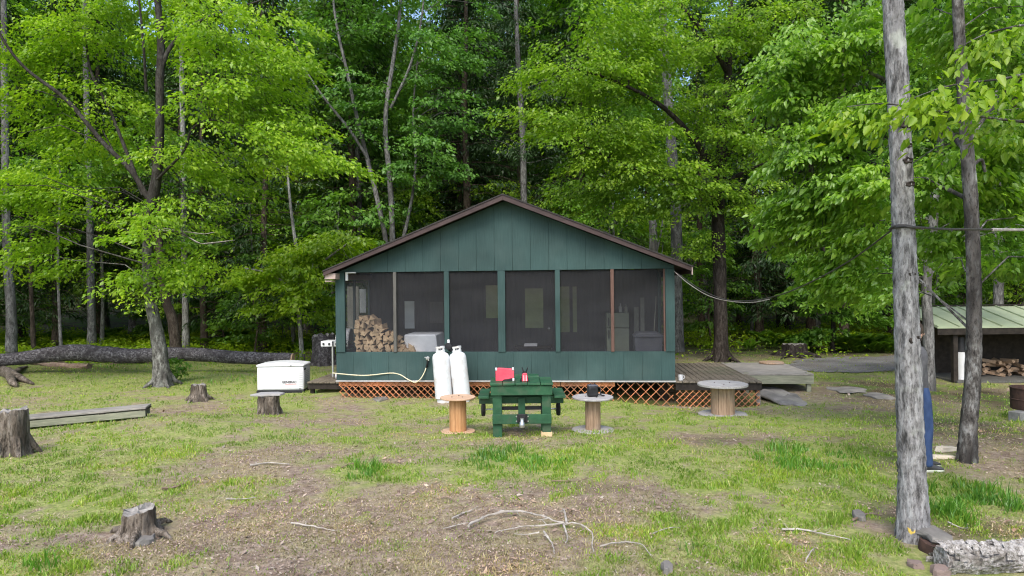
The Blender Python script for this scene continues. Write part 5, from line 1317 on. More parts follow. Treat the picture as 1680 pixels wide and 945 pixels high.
def spool(u, vb, dia_px, core_px, top_v, lab, dm, cm, th, bdia=None):
    g = G(u, vb - 2); r = dia_px / 2 / F * g.y; rc = core_px / 2 / F * g.y; rb = (bdia or dia_px) / 2 / F * g.y
    H = (vb - top_v) / F * g.y * .985
    t = thing('cable_spool', lab, 'cable spool', (g.x, g.y, g.z), random.random() * 3)
    rng = random.Random(int(u))
    MB().lathe([(0, .0), (rb - .006, .0), (rb, .006), (rb, th - .006), (rb - .006, th), (0, th)], 40, rough=.012, rng=rng).build('bottom_disc', M[dm], t)
    MB().lathe([(0, H - th), (r - .006, H - th), (r, H - th + .006), (r, H - .006), (r - .006, H), (.03, H), (.03, H - .02), (0, H - .02)], 40, rough=.012, rng=rng).build('top_disc', M[dm], t)
    c = MB(); n = 9
    for i in range(n):
        a0, a1 = 2 * PI * i / n + .02, 2 * PI * (i + 1) / n - .02
        pr = []
        for a in np.linspace(a0, a1, 4): pr.append((rc * math.cos(a), rc * math.sin(a)))
        for a in np.linspace(a1, a0, 4): pr.append(((rc - .03) * math.cos(a), (rc - .03) * math.sin(a)))
        c.slab(pr, th - .002, H - th + .002)
    c.build('core', M[cm], t)
    for i in range(3):
        a = i * 2.1 + .5; MB().lathe([(.012, 0), (.012, .008), (0, .008)], 8, (r * .35 * math.cos(a), r * .35 * math.sin(a), H)).build('bolt_head', M['rust'], t)
    return Vector((g.x, g.y, g.z + H))

def picnic_table():
    g = G(816, 718); Y0 = g.y; z0 = g.z
    cx = P(856, 700, Y0).x
    S = Y0 / F                      # metres per pixel at the front legs
    X = lambda u: (u - 856) * S
    Z = lambda v: P(856, v, Y0).z - z0
    t = thing('picnic_table', 'dark green wooden picnic table on small wheels with a tow coupler', 'table', (cx, Y0, z0))
    m = M['tablegreen']; L_ = .95
    top = Z(628)
    mb = MB()
    for i in range(5):
        w = (X(908.5) - X(804)) / 5; mb.box((X(804) + w * (i + .5), .33, top - .02), (w - .008, .72, .036))
    mb.build('table_top', m, t, bevel=.005)
    mb = MB(); mb.box((X(853), .86, top - .012), ((X(888) - X(818)), .36, .036)); mb.build('rear_shelf', m, t, bevel=.005)
    ap = Z(648)
    MB().box((X(856.2), .015, (top - .05 + ap) / 2), (X(907) - X(805.5), .036, top - .042 - ap)).build('front_apron', m, t, bevel=.005)
    MB().box((X(856.2), .62, (top - .05 + ap) / 2), (X(905) - X(807), .036, top - .042 - ap)).build('rear_apron', m, t, bevel=.005)
    for u0, u1, y in ((808.5, 823.5, .06), (890, 904.5, .06), (808.5, 823.5, .60), (890, 904.5, .60)):
        zb_ = .0 if u0 < 880 or y > .1 else .07
        zt_ = (top - .045) if y < .1 else top - .045
        MB().box(((X(u0) + X(u1)) / 2, y + (.02 if y < .1 else -.06), (zb_ - .03 + zt_) / 2), (X(u1) - X(u0), .075, zt_ - zb_ + .03)).build('leg', m, t, bevel=.005)
    bz = Z(651)
    for u0, u1 in ((786.5, 803.5), (909, 927.5)):
        mb = MB(); xa, xb = X(u0) * 1.03, X(u1) * 1.03
        mb.box(((xa + xb) / 2, .50, bz - .02), (xb - xa, .85, .036)); mb.build('bench', m, t, bevel=.005)
    MB().box((0, .28, bz - .095), (X(926) * 1.03 - X(788) * 1.03, .038, .105)).build('bench_beam', m, t, bevel=.005)
    MB().box((0, .70, bz - .095), (X(926) * 1.03 - X(788) * 1.03, .038, .105)).build('bench_beam', m, t, bevel=.005)
    r0, r1 = Z(695.5), Z(680)
    MB().box((X(856.5), .012, (r0 + r1) / 2), (X(905.5) - X(808.5), .036, r1 - r0)).build('front_rail', m, t, bevel=.005)
    MB().box((X(856), .25, (Z(672) + Z(676)) / 2), (X(892) - X(822), .05, .05)).build('cross_brace', M['black'], t)
    MB().box((X(856.5), .20, (bz - .05 + Z(690)) / 2), (.11, .05, bz - .05 - Z(690))).build('centre_post', m, t, bevel=.005)
    h = MB(); h.box((X(857), -.02, Z(686)), (.16, .02, .13)); h.box((X(857), -.04, Z(684)), (.10, .05, .10)); h.build('coupler_plate', M['black'], t, bevel=.005)
    h = MB(); h.lathe([(.0, -.01), (.042, 0), (.05, .03), (.04, .07), (.028, .09), (.028, .14), (0, .14)], 14, (X(856.5), -.07, Z(699.5))); h.build('coupler', M['steel'], t)
    for du in (-9.5, 9.5):
        for dv in (-4, 4): MB().lathe([(.012, 0), (.012, .01), (0, .01)], 8, (X(857 + du), -.006, Z(687 + dv)), (R(90), 0, 0)).build('bolt_head', M['steel'], t)
    h = MB(); h.cyl((X(790), .78, Z(688) + .02), (X(922), .78, Z(688) + .02), .014); h.build('axle', M['steel'], t)
    for u in (793.5, 918):
        w = thing('wheel', None, None, (0, 0, 0)); w.parent = t; w.location = (X(u) * 1.06, .78, Z(688) + .02)
        MB().lathe([(.07, -.035), (.105, -.03), (.115, 0), (.105, .03), (.07, .035)], 20, rot=(0, R(90), 0)).build('tyre', M['rubber'], w)
        MB().lathe([(0, -.028), (.072, -.028), (.072, .028), (0, .028)], 16, rot=(0, R(90), 0)).build('rim', M['black'], w)
    bk = MB(); bk.box((0, 0, .035), (.17, .14, .075))
    tag(bk.build('wooden_block', M['paleblock'], loc=(cx + X(897), Y0 + .08, z0 - .005), bevel=.004), 'pale wood block under one front leg of the picnic table', 'block')
    # red case and red clamp-like tool
    zt = z0 + top
    W = (844 - 814) * S * 1.03; H = (626 - 605) * S * 1.03
    c = thing('tool_case', 'flat red plastic tool case standing on the picnic table', 'tool case', (cx + X(829), Y0 + .26, zt), R(-4))
    k = MB(); k.prism([(-W / 2, .0), (-W * .12, .0), (-W * .05, .022), (W * .2, .03), (W * .42, .045), (W * .44, .0), (W / 2, 0), (W / 2, H * .86), (W * .40, H * .86), (W * .36, H * .93), (-W * .38, H), (-W * .46, H * .94), (-W / 2, H * .94)], -.05, .05)
    k.build('case_shell', M['red'], c, bevel=.006)
    MB().prism([(-W * .12, .002), (W * .43, .002), (W * .41, .042), (W * .2, .027), (-W * .04, .02)], -.045, .045).build('case_foot', M['black'], c)
    for x, z in ((-W * .46, H * .93), (W * .45, H * .95), (W * .47, H * .12)): MB().box((x, -.045, z), (.03, .03, .045)).build('latch', M['grey_plastic'], c, bevel=.004)
    W = (870 - 854.5) * S; H = (626 - 612) * S
    c = thing('red_tool', 'small red and black hand tool with two upright prongs on the picnic table', 'hand tool', (cx + X(862), Y0 + .18, zt), R(3))
    MB().prism([(-W * .34, 0), (W * .34, 0), (W * .30, H * .6), (W * .2, H), (-W * .2, H), (-W * .30, H * .6)], -.05, .05).build('tool_body', M['red'], c, bevel=.01)
    for q in (-1, 1): MB().prism([(q * W * .5, 0), (q * W * .35, 0), (q * W * .30, H * .6), (q * W * .36, H * .5)], -.045, .045).build('side_grip', M['black'], c, bevel=.004)
    k = MB(); k.bar((-.01, 0, H * .9), (-.04, .01, H + .085), .014, .014); k.bar((.015, 0, H * .9), (.05, .01, H + .08), .014, .014); k.box((0, 0, H + .005), (.07, .05, .03)); k.build('prongs', M['black'], c)
    k = MB()
    for x in (-W * .12, W * .14): k.box((x, -.051, H * .42), (.012, .004, H * .7))
    k.build('stripes', M['grey_plastic'], c)

def bag(top):
    t = thing('camera_bag', 'small black padded bag with a loose strap on a weathered spool', 'bag', (top.x - .005, top.y - .02, top.z + .002), R(10))
    k = MB(); k.box((0, 0, .085), (.17, .13, .17)); k.build('bag_body', M['black'], t, bevel=.03, seg=3)
    k = MB(); k.box((0, -.004, .178), (.155, .125, .03)); k.build('flap', M['bin'], t, bevel=.012)
    MB().tube(catmull([(.08, 0, .16), (.13, -.02, .13), (.12, -.04, .06), (.15, -.03, .015), (.20, 0, .008), (.16, .06, .01), (.09, .03, .03)], 5), .009, 6).build('strap', M['black'], t)
    MB().tube(catmull([(-.05, 0, .18), (-.03, 0, .215), (.03, 0, .215), (.05, 0, .18)], 4), .007, 6).build('carry_handle', M['black'], t)

def grill():
    t = thing('gas_grill', 'silver gas grill beside the porch corner, half hidden by the wall', 'grill', cw(-4.21, 1.25, .218), -CA)
    for x in (-.135, .24):
        for y in (-.2, .2): MB().box((x, y, .47 if x > 0 or y > 0 else .47), (.035, .035, .82)).build('leg', M['steel'], t)
    MB().box((.11, 0, .74), (.32, .44, .22)).build('firebox', M['black'], t, bevel=.01)
    sh = MB(); sh.box((-.27, -.02, .92), (.28, .46, .03)); sh.box((-.27, -.24, .87), (.28, .03, .13)); sh.build('side_shelf', M['white'], t, bevel=.006)
    MB().box((.09, -.245, .87), (.36, .03, .13)).build('control_panel', M['steel'], t, bevel=.005)
    for x in (-.34, -.2, -.02, .12, .22): MB().lathe([(.026, 0), (.022, .03), (0, .03)], 12, (x, -.258, .87), (R(90), 0, 0)).build('knob', M['black'], t)
    h = MB(); n = 10
    pr = [(-.22, .94)] + [(-.22 * math.cos(PI * i / n), .96 + .27 * math.sin(PI * i / n)) for i in range(n + 1)] + [(.22, .94)]
    vs = [(x0, y, z) for x0 in (-.06, .27) for y, z in pr]; q = len(pr)
    h.add(vs, [tuple(range(q)), tuple(range(q, 2 * q))[::-1]] + [(i, q + i, q + (i + 1) % q, (i + 1) % q) for i in range(q)])
    h.build('hood', M['grey_plastic'], t, bevel=.01)
    for x in (-.03, .25): MB().lathe([(0, -.03), (.065, -.03), (.08, 0), (.065, .03), (0, .03)], 16, (x, -.2, .08), (0, R(90), 0)).build('wheel', M['grey_plastic'], t)

# ================================================================== STUMPS, LOGS, STONES
def stump(name, u, vb, dia_px, h_px, lab, flare=.35, seed=1, roots=5, mat='stumpwood', slant=0, cat='stump', rootlen=1.2):
    g = G(u, vb - 4); r = dia_px / 2 / F * g.y; H = h_px / F * g.y
    rng = np.random.default_rng(seed); t = thing(name, lab, cat, g, rng.random() * 3)
    n = 26; prof = [(-.12, 1.12 + flare), (.0, 1.06 + flare), (.16, 1.03 + flare * .45), (.4, 1 + flare * .12), (.7, 1), (.93, .98), (1.0, .93)]
    lob = 1 + .10 * np.sin(np.arange(n) * 2 * PI / n * 4 + seed) + .06 * rng.normal(0, 1, n)
    vs, fs = [], []
    for z, q in prof:
        for k in range(n):
            a = 2 * PI * k / n; rr = r * q * (1 + (lob[k] - 1) * (1.6 if z < .3 else .7)) * (1 + .02 * rng.normal())
            zz = H * z * (1 + slant * math.cos(a)) + (.05 * H * rng.normal() if z > .9 else 0)
            vs.append((rr * math.cos(a), rr * math.sin(a), zz))
    for i in range(len(prof) - 1):
        for k in range(n): fs.append((i * n + k, i * n + (k + 1) % n, (i + 1) * n + (k + 1) % n, (i + 1) * n + k))
    b = MB(); b.add(vs, fs)
    for i in range(roots):
        a = 2 * PI * (i + rng.random() * .7) / roots; l = r * rootlen * rng.uniform(.7, 1.5); d = np.array([math.cos(a), math.sin(a), 0])
        b.tube([tuple(d * r * .75 + np.array([0, 0, H * .45])), tuple(d * r * 1.12 + np.array([0, 0, H * .20])), tuple(d * (r + l * .55) + np.array([0, 0, .035])), tuple(d * (r + l) + np.array([0, 0, -.05]))], [r * .3, r * .28, r * .17, r * .06], 7, .15, rng)
    b.build('bark_side', M[mat], t, smooth=45)
    last = vs[-n:]; c = (0, 0, float(np.mean([p[2] for p in last])) - .01)
    ring = [(p[0] * .55, p[1] * .55, c[2] + .02 * rng.normal()) for p in last]
    b = MB(); b.add(last + ring + [c], [(k, (k + 1) % n, n + (k + 1) % n, n + k) for k in range(n)] + [(n + k, n + (k + 1) % n, 2 * n) for k in range(n)])
    b.build('cut_top', M['stumptop'], t, smooth=20)
    return t

def rough_tube(name, pts, rad, mat, lab, cat, seed=0, n=14, rough=.08, cap=None, group=None):
    sm = np.array(catmull([(*p, r) for p, r in zip(pts, rad)], 6)); o = Vector(sm[0][:3])
    rng = np.random.default_rng(seed); b = MB()
    b.tube([Vector(q[:3]) - o for q in sm], list(np.maximum(sm[:, 3], .003)), n, rough, rng)
    if cap:
        t = thing(name, lab, cat, o, group=group); b.build('log_body', M[mat], t, smooth=50)
        d = (Vector(sm[-1][:3]) - Vector(sm[-2][:3])).normalized(); p = Vector(sm[-1][:3]) - o
        c = MB(); c.tube([p - d * .01, p + d * .03], [sm[-1][3] * .97, sm[-1][3] * .93], n, .06, rng); c.build('cut_end', M[cap], t)
        return t
    ob = b.build(name, M[mat], None, smooth=50, loc=o)
    return tag(ob, lab, cat, group)

def stone(u, v, wpx, dpx, th, mat, lab, seed, tilt=(0, 0), poly=None, lift=0, name='flat_stone'):
    g = G(u, v); rng = np.random.default_rng(seed); n = 13
    rx = wpx / 2 / F * g.y; ry = dpx * g.y / max(50., v - CV) / 2
    b = MB(); prof = [(0.0, .86), (.25, 1.0), (.75, .98), (1.0, .90)]
    lob = rng.uniform(.72, 1.15, n); vs, fs = [], []
    for z, q in prof:
        for k in range(n):
            a = 2 * PI * k / n; vs.append((rx * q * lob[k] * math.cos(a), ry * q * lob[k] * math.sin(a), th * z + .010 * rng.normal()))
    for i in range(3):
        for k in range(n): fs.append((i * n + k, i * n + (k + 1) % n, (i + 1) * n + (k + 1) % n, (i + 1) * n + k))
    fs += [tuple(range(n))[::-1], tuple(range(3 * n, 4 * n))]
    b.add(vs, fs)
    o = b.build(name, M[mat], None, smooth=20, loc=(g.x, g.y, g.z - th * .25 + lift), bevel=.004, seg=1)
    o.rotation_euler = (tilt[0], tilt[1], 0)
    return tag(o, lab, 'stone')

def stick(pts_px, r_px, mat, lab, seed, lift=.012, group=None, name='fallen_stick', forks=()):
    def run(px, r0):
        q = [G(u, v) for u, v in px]; m = len(q)
        return [(p.x, p.y, p.z + lift + .02 * abs(math.sin(seed + i * 1.7))) for i, p in enumerate(q)], [r0 / F * q[i].y * (1 - .65 * i / (m - 1)) for i in range(m)]
    P0, R0 = run(pts_px, r_px); o = Vector(P0[0]); b = MB(); rng = np.random.default_rng(seed)
    for PP, RR in [(P0, R0)] + [run(f, fr) for f, fr in forks]:
        sm = np.array(catmull([(*p, r) for p, r in zip(PP, RR)], 6))
        ln = float(np.linalg.norm(sm[-1, :3] - sm[0, :3]))
        jit = np.cumsum(rng.normal(0, 1, (len(sm), 3)), 0); jit -= np.linspace(0, 1, len(sm))[:, None] * jit[-1]
        sm[:, :3] += jit * ln * .006 * np.array([1, 1, .5]); sm[:, 3] *= rng.uniform(.75, 1.2, len(sm))
        b.tube([Vector(q[:3]) - o for q in sm], list(sm[:, 3]), 7, .2, rng)
        for i in range(2, len(sm) - 1, 3):
            if rng.random() < .6:
                a = rng.random() * 6.28; l = ln * rng.uniform(.05, .16); q = sm[i, :3]
                e = q + np.array([math.cos(a) * l, math.sin(a) * l, rng.uniform(-.02, .05)]); m_ = (q + e) / 2 + rng.normal(0, l * .12, 3)
                b.tube([Vector(q) - o, Vector(m_) - o, Vector(e) - o], [sm[i, 3] * .6, sm[i, 3] * .4, sm[i, 3] * .2], 5)
    return tag(b.build(name, M[mat], None, smooth=50, loc=o), lab, 'stick', group)

def ground_things():
    # fallen log: long grey trunk resting on the ground, thick end cut near the porch
    yy = 20.6
    pts, rad = [], []
    for u, vt, hp in ((-150, 592, 8.2), (-40, 583, 9.8), (25, 578, 10.7), (70, 571, 12.3), (115, 566, 13.5), (160, 569, 13.5), (210, 573, 12.3), (255, 571, 11.9), (300, 570, 11.1), (350, 572, 10.7), (410, 576, 10.2), (484, 578, 8.6)):
        p = P(u, vt + hp, yy); r = hp / F * yy
        pts.append((p.x, yy + .25 * math.sin(u * .01), max(p.z, g1(p.x, yy) + r * .55))); rad.append(r)
    rough_tube('fallen_log', pts, rad, 'b_log', 'long grey fallen trunk lying across the lawn before the woods', 'log', 5, 18, .05, cap='newdisc')
    for i, (q, r, lab) in enumerate([([(150, 604), (110, 602), (60, 598), (10, 594)], 6, 'rotten dark log tucked under the fallen trunk'), ([(260, 596), (220, 597), (180, 600)], 3, 'thin rotting limb under the middle of the fallen trunk')]):
        stick(q, r, 'stickbrown', lab, 40 + i, .05)
    p = [G(u, v) for u, v in ((-30, 606), (5, 612), (30, 620), (56, 631))]
    T = thing('root_stump', 'bleached twisted root lying in the grass below the fallen trunk', 'root', p[1])
    b = MB(); rng = np.random.default_rng(9)
    for ch, rr in (([(-40, 612), (0, 614), (22, 622), (55, 632)], [.16, .17, .14, .03]), ([(18, 622), (32, 612), (44, 603)], [.10, .07, .03]), ([(15, 620), (20, 632), (28, 636)], [.12, .10, .03])):
        q = [G(u, v) + Vector((0, 0, .10 if i < len(ch) - 1 else .04)) for i, (u, v) in enumerate(ch)]
        sm = np.array(catmull([(*a, r) for a, r in zip(q, rr)], 5)); b.tube([Vector(a[:3]) - p[1] for a in sm], list(sm[:, 3]), 9, .18, rng)
    b.build('root_wood', M['stumpwood'], T, smooth=50)
    # stumps
    stump('tree_stump', 22, 750, 44, 72, 'tall ragged grey stump at the end of the low boardwalk', .18, 11, 5, rootlen=.7)
    stump('tree_stump', 228, 882, 52, 42, 'low dark stump with spreading roots in the bare front yard', .35, 12, 6, slant=.06, rootlen=1.6)
    stump('tree_stump', 326, 661, 24, 26, 'small bleached stump on top of the grassy mound', .3, 13, 5)
    s = stump('tree_stump', 441, 684, 35, 31, 'short sawn stump carrying a thin slab before the generator', .05, 14, 0)
    g = G(441, 680); z = g.z + 31 / F * g.y
    b = MB(); b.slab([(-.30, -.16), (-.05, -.20), (.27, -.13), (.30, .05), (.12, .19), (-.20, .16)], 0, .035); b.build('slab', M['olddisc'], None, bevel=.006)
    o = bpy.data.objects['slab']; o.name = 'bark_slab'; o.location = (g.x, g.y, z + .012); tag(o, 'thin grey slab lying on the sawn stump by the generator', 'slab')
    stump('tree_stump', 531, 603, 33, 50, 'upright dark round of trunk behind the grill deck', .05, 15, 0, 'b_log')
    stump('tree_stump', 1303, 588, 36, 20, 'dark uprooted stump beside the gravel track', .5, 16, 7, 'b_dark', rootlen=1.8)
    stump('tree_stump', 345, 568, 40, 12, 'low brown stump in the shade behind the fallen trunk', .3, 17, 4, 'b_brown')
    # low boardwalk
    a, b_ = G(52, 705), G(235, 686); d = b_ - a; ang = math.atan2(d.y, d.x); Ln = d.length + .35
    t = thing('boardwalk', 'low weathered plank boardwalk section lying on the lawn', 'boardwalk', (a.x - .3 * math.cos(ang), a.y - .3 * math.sin(ang), g1(a.x, a.y) + .0), ang)
    zr_ = g1(b_.x, b_.y) - g1(a.x, a.y); t.rotation_euler = (0, -math.atan2(zr_, Ln), ang)
    m = MB()
    for k in range(3): m.box((Ln / 2, .07 + k * .15, .185), (Ln, .142, .035))
    m.build('deck_boards', M['greywood'], t, bevel=.004, seg=1)
    m = MB()
    for y in (.02, .36): m.box((Ln / 2, y, .085), (Ln - .02, .038, .115))
    m.build('side_rail', M['greenboard'], t, bevel=.004, seg=1)
    for x in (.1, Ln * .33, Ln * .66, Ln - .03): MB().box((x, .19, .155), (.09, .38, .024)).build('cleat', M['darkwood'], t)
    for x in (.12, Ln - .12):
        MB().box((x, .19, .0), (.12, .3, .06)).build('foot', M['darkwood'], t)
    # stones
    stone(1286, 655, 74, 26, .09, 'stone', 'big flat grey stone step before the deck platform', 1, (R(3), R(5)))
    stone(1268, 646, 52, 14, .06, 'stone', 'thinner flat stone behind the big stone step', 2, (R(2), 0), lift=.03)
    stone(1442, 651, 46, 12, .05, 'stone', 'grey paving stone in the grass beside the person', 3)
    stone(1534, 897, 50, 26, .045, 'stone', 'flat dark slate leaning on the birch log end', 4, (R(6), R(6)), lift=.09)
    stone(1524, 905, 28, 20, .10, 'rust', 'dark rock under the leaning slate', 5)
    stone(1502, 930, 24, 12, .05, 'pinkstone', 'small tan stone in front of the smooth trunk', 6)
    stone(1545, 942, 34, 12, .07, 'pinkstone', 'pinkish stone at the birch log end', 7)
    stone(1410, 852, 20, 12, .07, 'stone', 'pale round stone to one side of the smooth trunk', 8)
    stone(625, 656, 24, 8, .06, 'stone', 'pale flat stone in front of the porch lattice', 9)
    stone(238, 890, 28, 16, .07, 'stone', 'grey stone at the foot of the low dark stump', 10)
    stone(1095, 936, 22, 14, .06, 'stone', 'small grey stone half sunk in the front lawn', 12)
    stone(1390, 640, 60, 10, .03, 'stone', 'long flat stone in the path to the woodshed', 13)
    # birch log, branches
    pts = [G(1550, 938), G(1600, 938), G(1690, 935), G(1800, 930)]
    y0 = pts[0].y
    bl = rough_tube('birch_log', [(p.x, y0 + .05, p.z + .07) for p in pts], [.10, .115, .125, .13], 'b_birch', 'pale birch log with peeling bark in the near corner', 'log', 8, 22, .16, None)
    r_ = np.random.default_rng(4); Lg = pts[-1].x - pts[0].x; fl = MB()
    for i in range(420):
        a = r_.uniform(-.3, PI + .3); x = r_.uniform(0, Lg); rr = .120 * r_.uniform(1.0, 1.1); s_ = r_.uniform(.012, .045)
        zz = (pts[-1].z - pts[0].z) * x / Lg
        c_ = Vector((x, -math.cos(a) * rr if a < PI / 2 or a > PI / 2 else 0, math.sin(a) * rr + zz)); n_ = Vector((0, -math.cos(a), math.sin(a)))
        t1 = Vector((1, 0, 0)); t2 = n_.cross(t1); lift = n_ * r_.uniform(.004, .03)
        w_ = s_ * r_.uniform(.4, .9)
        fl.add([c_ - t1 * s_ - t2 * w_, c_ + t1 * s_ - t2 * w_, c_ + t1 * s_ * .8 + t2 * w_ + lift, c_ - t1 * s_ * .9 + t2 * w_ + lift], [(0, 1, 2, 3)])
    fl.build('peeling_bark', M['b_birch'], bl, smooth=0)
    stick([(768, 872), (790, 862), (830, 851), (858, 848), (895, 858), (925, 866), (950, 870), (972, 885), (974, 915)], 2.3, 'deadwood', 'longest bleached branch with several forks in the bare front yard', 1, .03,
          forks=[([(930, 868), (927, 845), (922, 842)], 2), ([(925, 868), (931, 890), (928, 900)], 1.8), ([(930, 866), (890, 868), (850, 873), (812, 880)], 1.7), ([(892, 880), (905, 900), (910, 918)], 1.7), ([(885, 882), (860, 884), (843, 885)], 1.3), ([(820, 845), (850, 848)], 1.3)])
    for i, (px, r, mt, lab) in enumerate([
        ([(742, 856), (760, 845), (785, 836)], 2.4, 'deadwood', 'short bleached stick just behind the forked branch'), ([(727, 872), (750, 866), (768, 862)], 1.6, 'deadwood', 'thin grey stick beside the forked branch'),
        ([(720, 819), (735, 820), (752, 827)], 1.8, 'stickbrown', 'dark crooked twig in the bare soil'), ([(905, 793), (945, 791), (985, 786)], 1.5, 'stickbrown', 'long thin dark twig on the lawn before the table'),
        ([(1282, 873), (1320, 874), (1360, 884), (1395, 890)], 2.8, 'deadwood', 'straight bleached stick lying towards the smooth trunk'), ([(1322, 925), (1330, 910), (1340, 900)], 2, 'deadwood', 'short grey stick in the front lawn'),
        ([(1400, 857), (1425, 846), (1448, 850)], 3, 'stickbrown', 'curved brown stick beside the pale round stone'), ([(265, 806), (285, 803), (305, 796)], 3.4, 'stickbrown', 'brown piece of branch behind the low dark stump'),
        ([(203, 889), (225, 884), (250, 876)], 5, 'deadwood', 'thick grey stick leaning on the low dark stump'), ([(478, 862), (510, 866), (550, 876)], 2, 'deadwood', 'pale thin stick in the middle of the bare soil'),
        ([(370, 823), (395, 822), (420, 820)], 2, 'deadwood', 'pale flat stick between stump and forked branch'), ([(985, 900), (1010, 898), (1030, 893), (1055, 900), (1068, 915)], 2.2, 'deadwood', 'curving pale stick right of the forked branch'),
        ([(410, 766), (440, 762), (475, 765)], 2.6, 'deadwood', 'bleached twig on the mound slope'), ([(1555, 862), (1575, 868), (1590, 872)], 1.8, 'deadwood', 'thin stick in the shade beyond the smooth trunk'),
        ([(1070, 880), (1095, 872), (1115, 868)], 1.5, 'deadwood', 'faint pale twig on the front lawn'), ([(560, 770), (575, 764), (590, 763)], 1.6, 'stickbrown', 'dark twig beside the lush grass clump')]):
        stick(px, r * .72, mt, lab, 20 + i)
    # split wood beside the person
    for i, (u, v, a) in enumerate(((1553, 740, .3), (1548, 752, -.1))):
        g = G(u, v)
        mb = MB(); mb.prism([(-.16, 0), (.16, 0), (.13, .05 - .015 * i), (-.12, .07 - .03 * i)], -.05, .05)
        tag(mb.build('split_wood', M['splitwhite'], loc=g, rz=a, bevel=.004), ['larger fresh white split of wood by the person', 'thin fresh white split of wood by the person'][i], 'split wood')

# ================================================================== SHED
def shed():
    c = G(1558, 627); Y0 = c.y
    x0 = c.x; x1 = x0 + 4.2; z = c.z
    t = thing('woodshed', 'low open woodshed with a pale green metal roof', 'shed', (x0, Y0, z))
    zf = P(1540, 537, Y0 - .25).z - z; xr0 = P(1538, 530, Y0 - .25).x - x0
    zbk = P(1553, 503, Y0 + 1.5).z - z; D = 1.75
    n = 9; ws = (4.6) / n
    r = MB(); ang = math.atan2(zbk - zf, D)
    r.add([(xr0, -.25, zf), (xr0 + 4.7, -.25, zf), (xr0 + 4.7, D - .25, zbk), (xr0, D - .25, zbk), (xr0, -.25, zf - .03), (xr0 + 4.7, -.25, zf - .03), (xr0 + 4.7, D - .25, zbk - .03), (xr0, D - .25, zbk - .03)],
          [(0, 1, 2, 3), (7, 6, 5, 4), (0, 4, 5, 1), (1, 5, 6, 2), (2, 6, 7, 3), (3, 7, 4, 0)])
    roof = r.build('roof', M['metalroof'], t)
    k = MB()
    for i in range(n + 1):
        x = xr0 + .02 + i * .52
        k.bar((x, -.252, zf + .017), (x, D - .252, zbk + .017), .03, .035)
    k.build('standing_seams', M['metalroof'], roof)
    k = MB(); k.bar((xr0, D - .24, zbk + .03), (xr0 + 4.7, D - .24, zbk + .03), .12, .03); k.build('ridge_cap', M['darkwood'], roof)
    MB().box((xr0 + 2.35, -.215, zf - .11), (4.66, .04, .15)).build('header', M['darkwood'], t)
    for x in (.06, 2.0, 4.1): MB().box((x, -.1, (zf - .1) / 2), (.11, .11, zf - .12)).build('post', M['darkwood'], t)
    for x in (.06, 4.1): MB().box((x, D - .45, (zbk - .1) / 2), (.11, .11, zbk - .1)).build('post', M['darkwood'], t)
    bk = MB(); planks(bk, .0, 4.2, D - .38, D - .35, .0, lambda x: zbk - .14, w=.2); bk.build('back_wall', M['darkwood'], t)
    sw = MB(); sw.box((4.17, .6, .7), (.03, 1.5, 1.3)); sw.build('side_wall', M['darkwood'], t)
    fl = MB()
    for y in np.arange(-.15, 1.3, .16): fl.box((2.1, y, .03), (4.1, .145, .05))
    fl.build('floor_boards', M['mull_grey'], t)
    # white buckets, one inside the other, black bucket above
    p = P(1576, 610, Y0 + .08); zz = z + .058; rb = 7.2 / F * p.y; hb = (622 - 577) / F * p.y
    t2 = thing('white_bucket', 'tall white plastic bucket standing at the woodshed post', 'bucket', (p.x, p.y, zz))
    MB().lathe([(rb * .82, 0), (rb, hb), (rb * .93, hb), (rb * .77, .02), (0, .02)], 20).build('bucket_body', M['white'], t2)
    k = MB()
    for q in (.55, .8): k.lathe([(rb * (.82 + .18 * q), hb * q - .012), (rb * (.85 + .18 * q), hb * q - .01), (rb * (.85 + .18 * q), hb * q + .01), (rb * (.82 + .18 * q), hb * q + .012)], 20)
    k.build('rib_rings', M['white'], t2)
    t3 = thing('black_bucket', 'black bucket upside down on top of the white bucket', 'bucket', (p.x, p.y, zz + hb + .002))
    MB().lathe([(rb * 1.02, 0), (rb * 1.02, .03), (rb * .95, .035), (rb * .75, .36), (0, .36)], 20).build('bucket_body', M['black'], t3)
    # heap of split wood inside
    rng = random.Random(8); ms = []
    for kx in range(3):
        b = MB(); nn = 4; pr = [(.07 * rng.uniform(.7, 1.1) * math.cos(i * PI / 2 + kx), .06 * rng.uniform(.7, 1.1) * math.sin(i * PI / 2 + kx)) for i in range(nn)]
        b.add([(-.2, y, zq) for y, zq in pr] + [(.2, y, zq) for y, zq in pr], [(0, 1, 2, 3)[::-1], (4, 5, 6, 7)] + [(i, (i + 1) % 4, 4 + (i + 1) % 4, 4 + i) for i in range(4)]); ms.append(b.mesh('firewood_log', M['oldcore'], 30))
    bx = P(1645, 625, Y0 + .3).x
    for row in range(4):
        for i in range(7 - row * 1):
            o = bpy.data.objects.new('firewood_log', ms[rng.randrange(3)]); link(o)
            o.location = (bx - .35 + i * .21 + row * .1 + rng.uniform(-.04, .04), Y0 + .75 + rng.uniform(-.12, .12), z + .11 + row * .105); o.rotation_euler = (rng.uniform(0, 6), rng.uniform(-.15, .15), rng.uniform(.5, 2.4))
            tag(o, 'brown split log in the heap on the woodshed floor', 'firewood log', 'split logs heaped in the woodshed')
    # fire barrel on a concrete block
    g = G(1676, 690); blk = MB(); blk.box((0, 0, .09), (.40, .2, .19))
    tag(blk.build('concrete_block', M['concrete'], loc=(g.x, g.y, g.z - .02), rz=.4, bevel=.008), 'grey concrete block under the rusty fire drum', 'block')
    tag(copy := blk.build('concrete_block', M['concrete'], loc=(g.x + .62, g.y + .3, g.z - .02), rz=-.6, bevel=.008), 'grey concrete block on the far side of the fire drum', 'block')
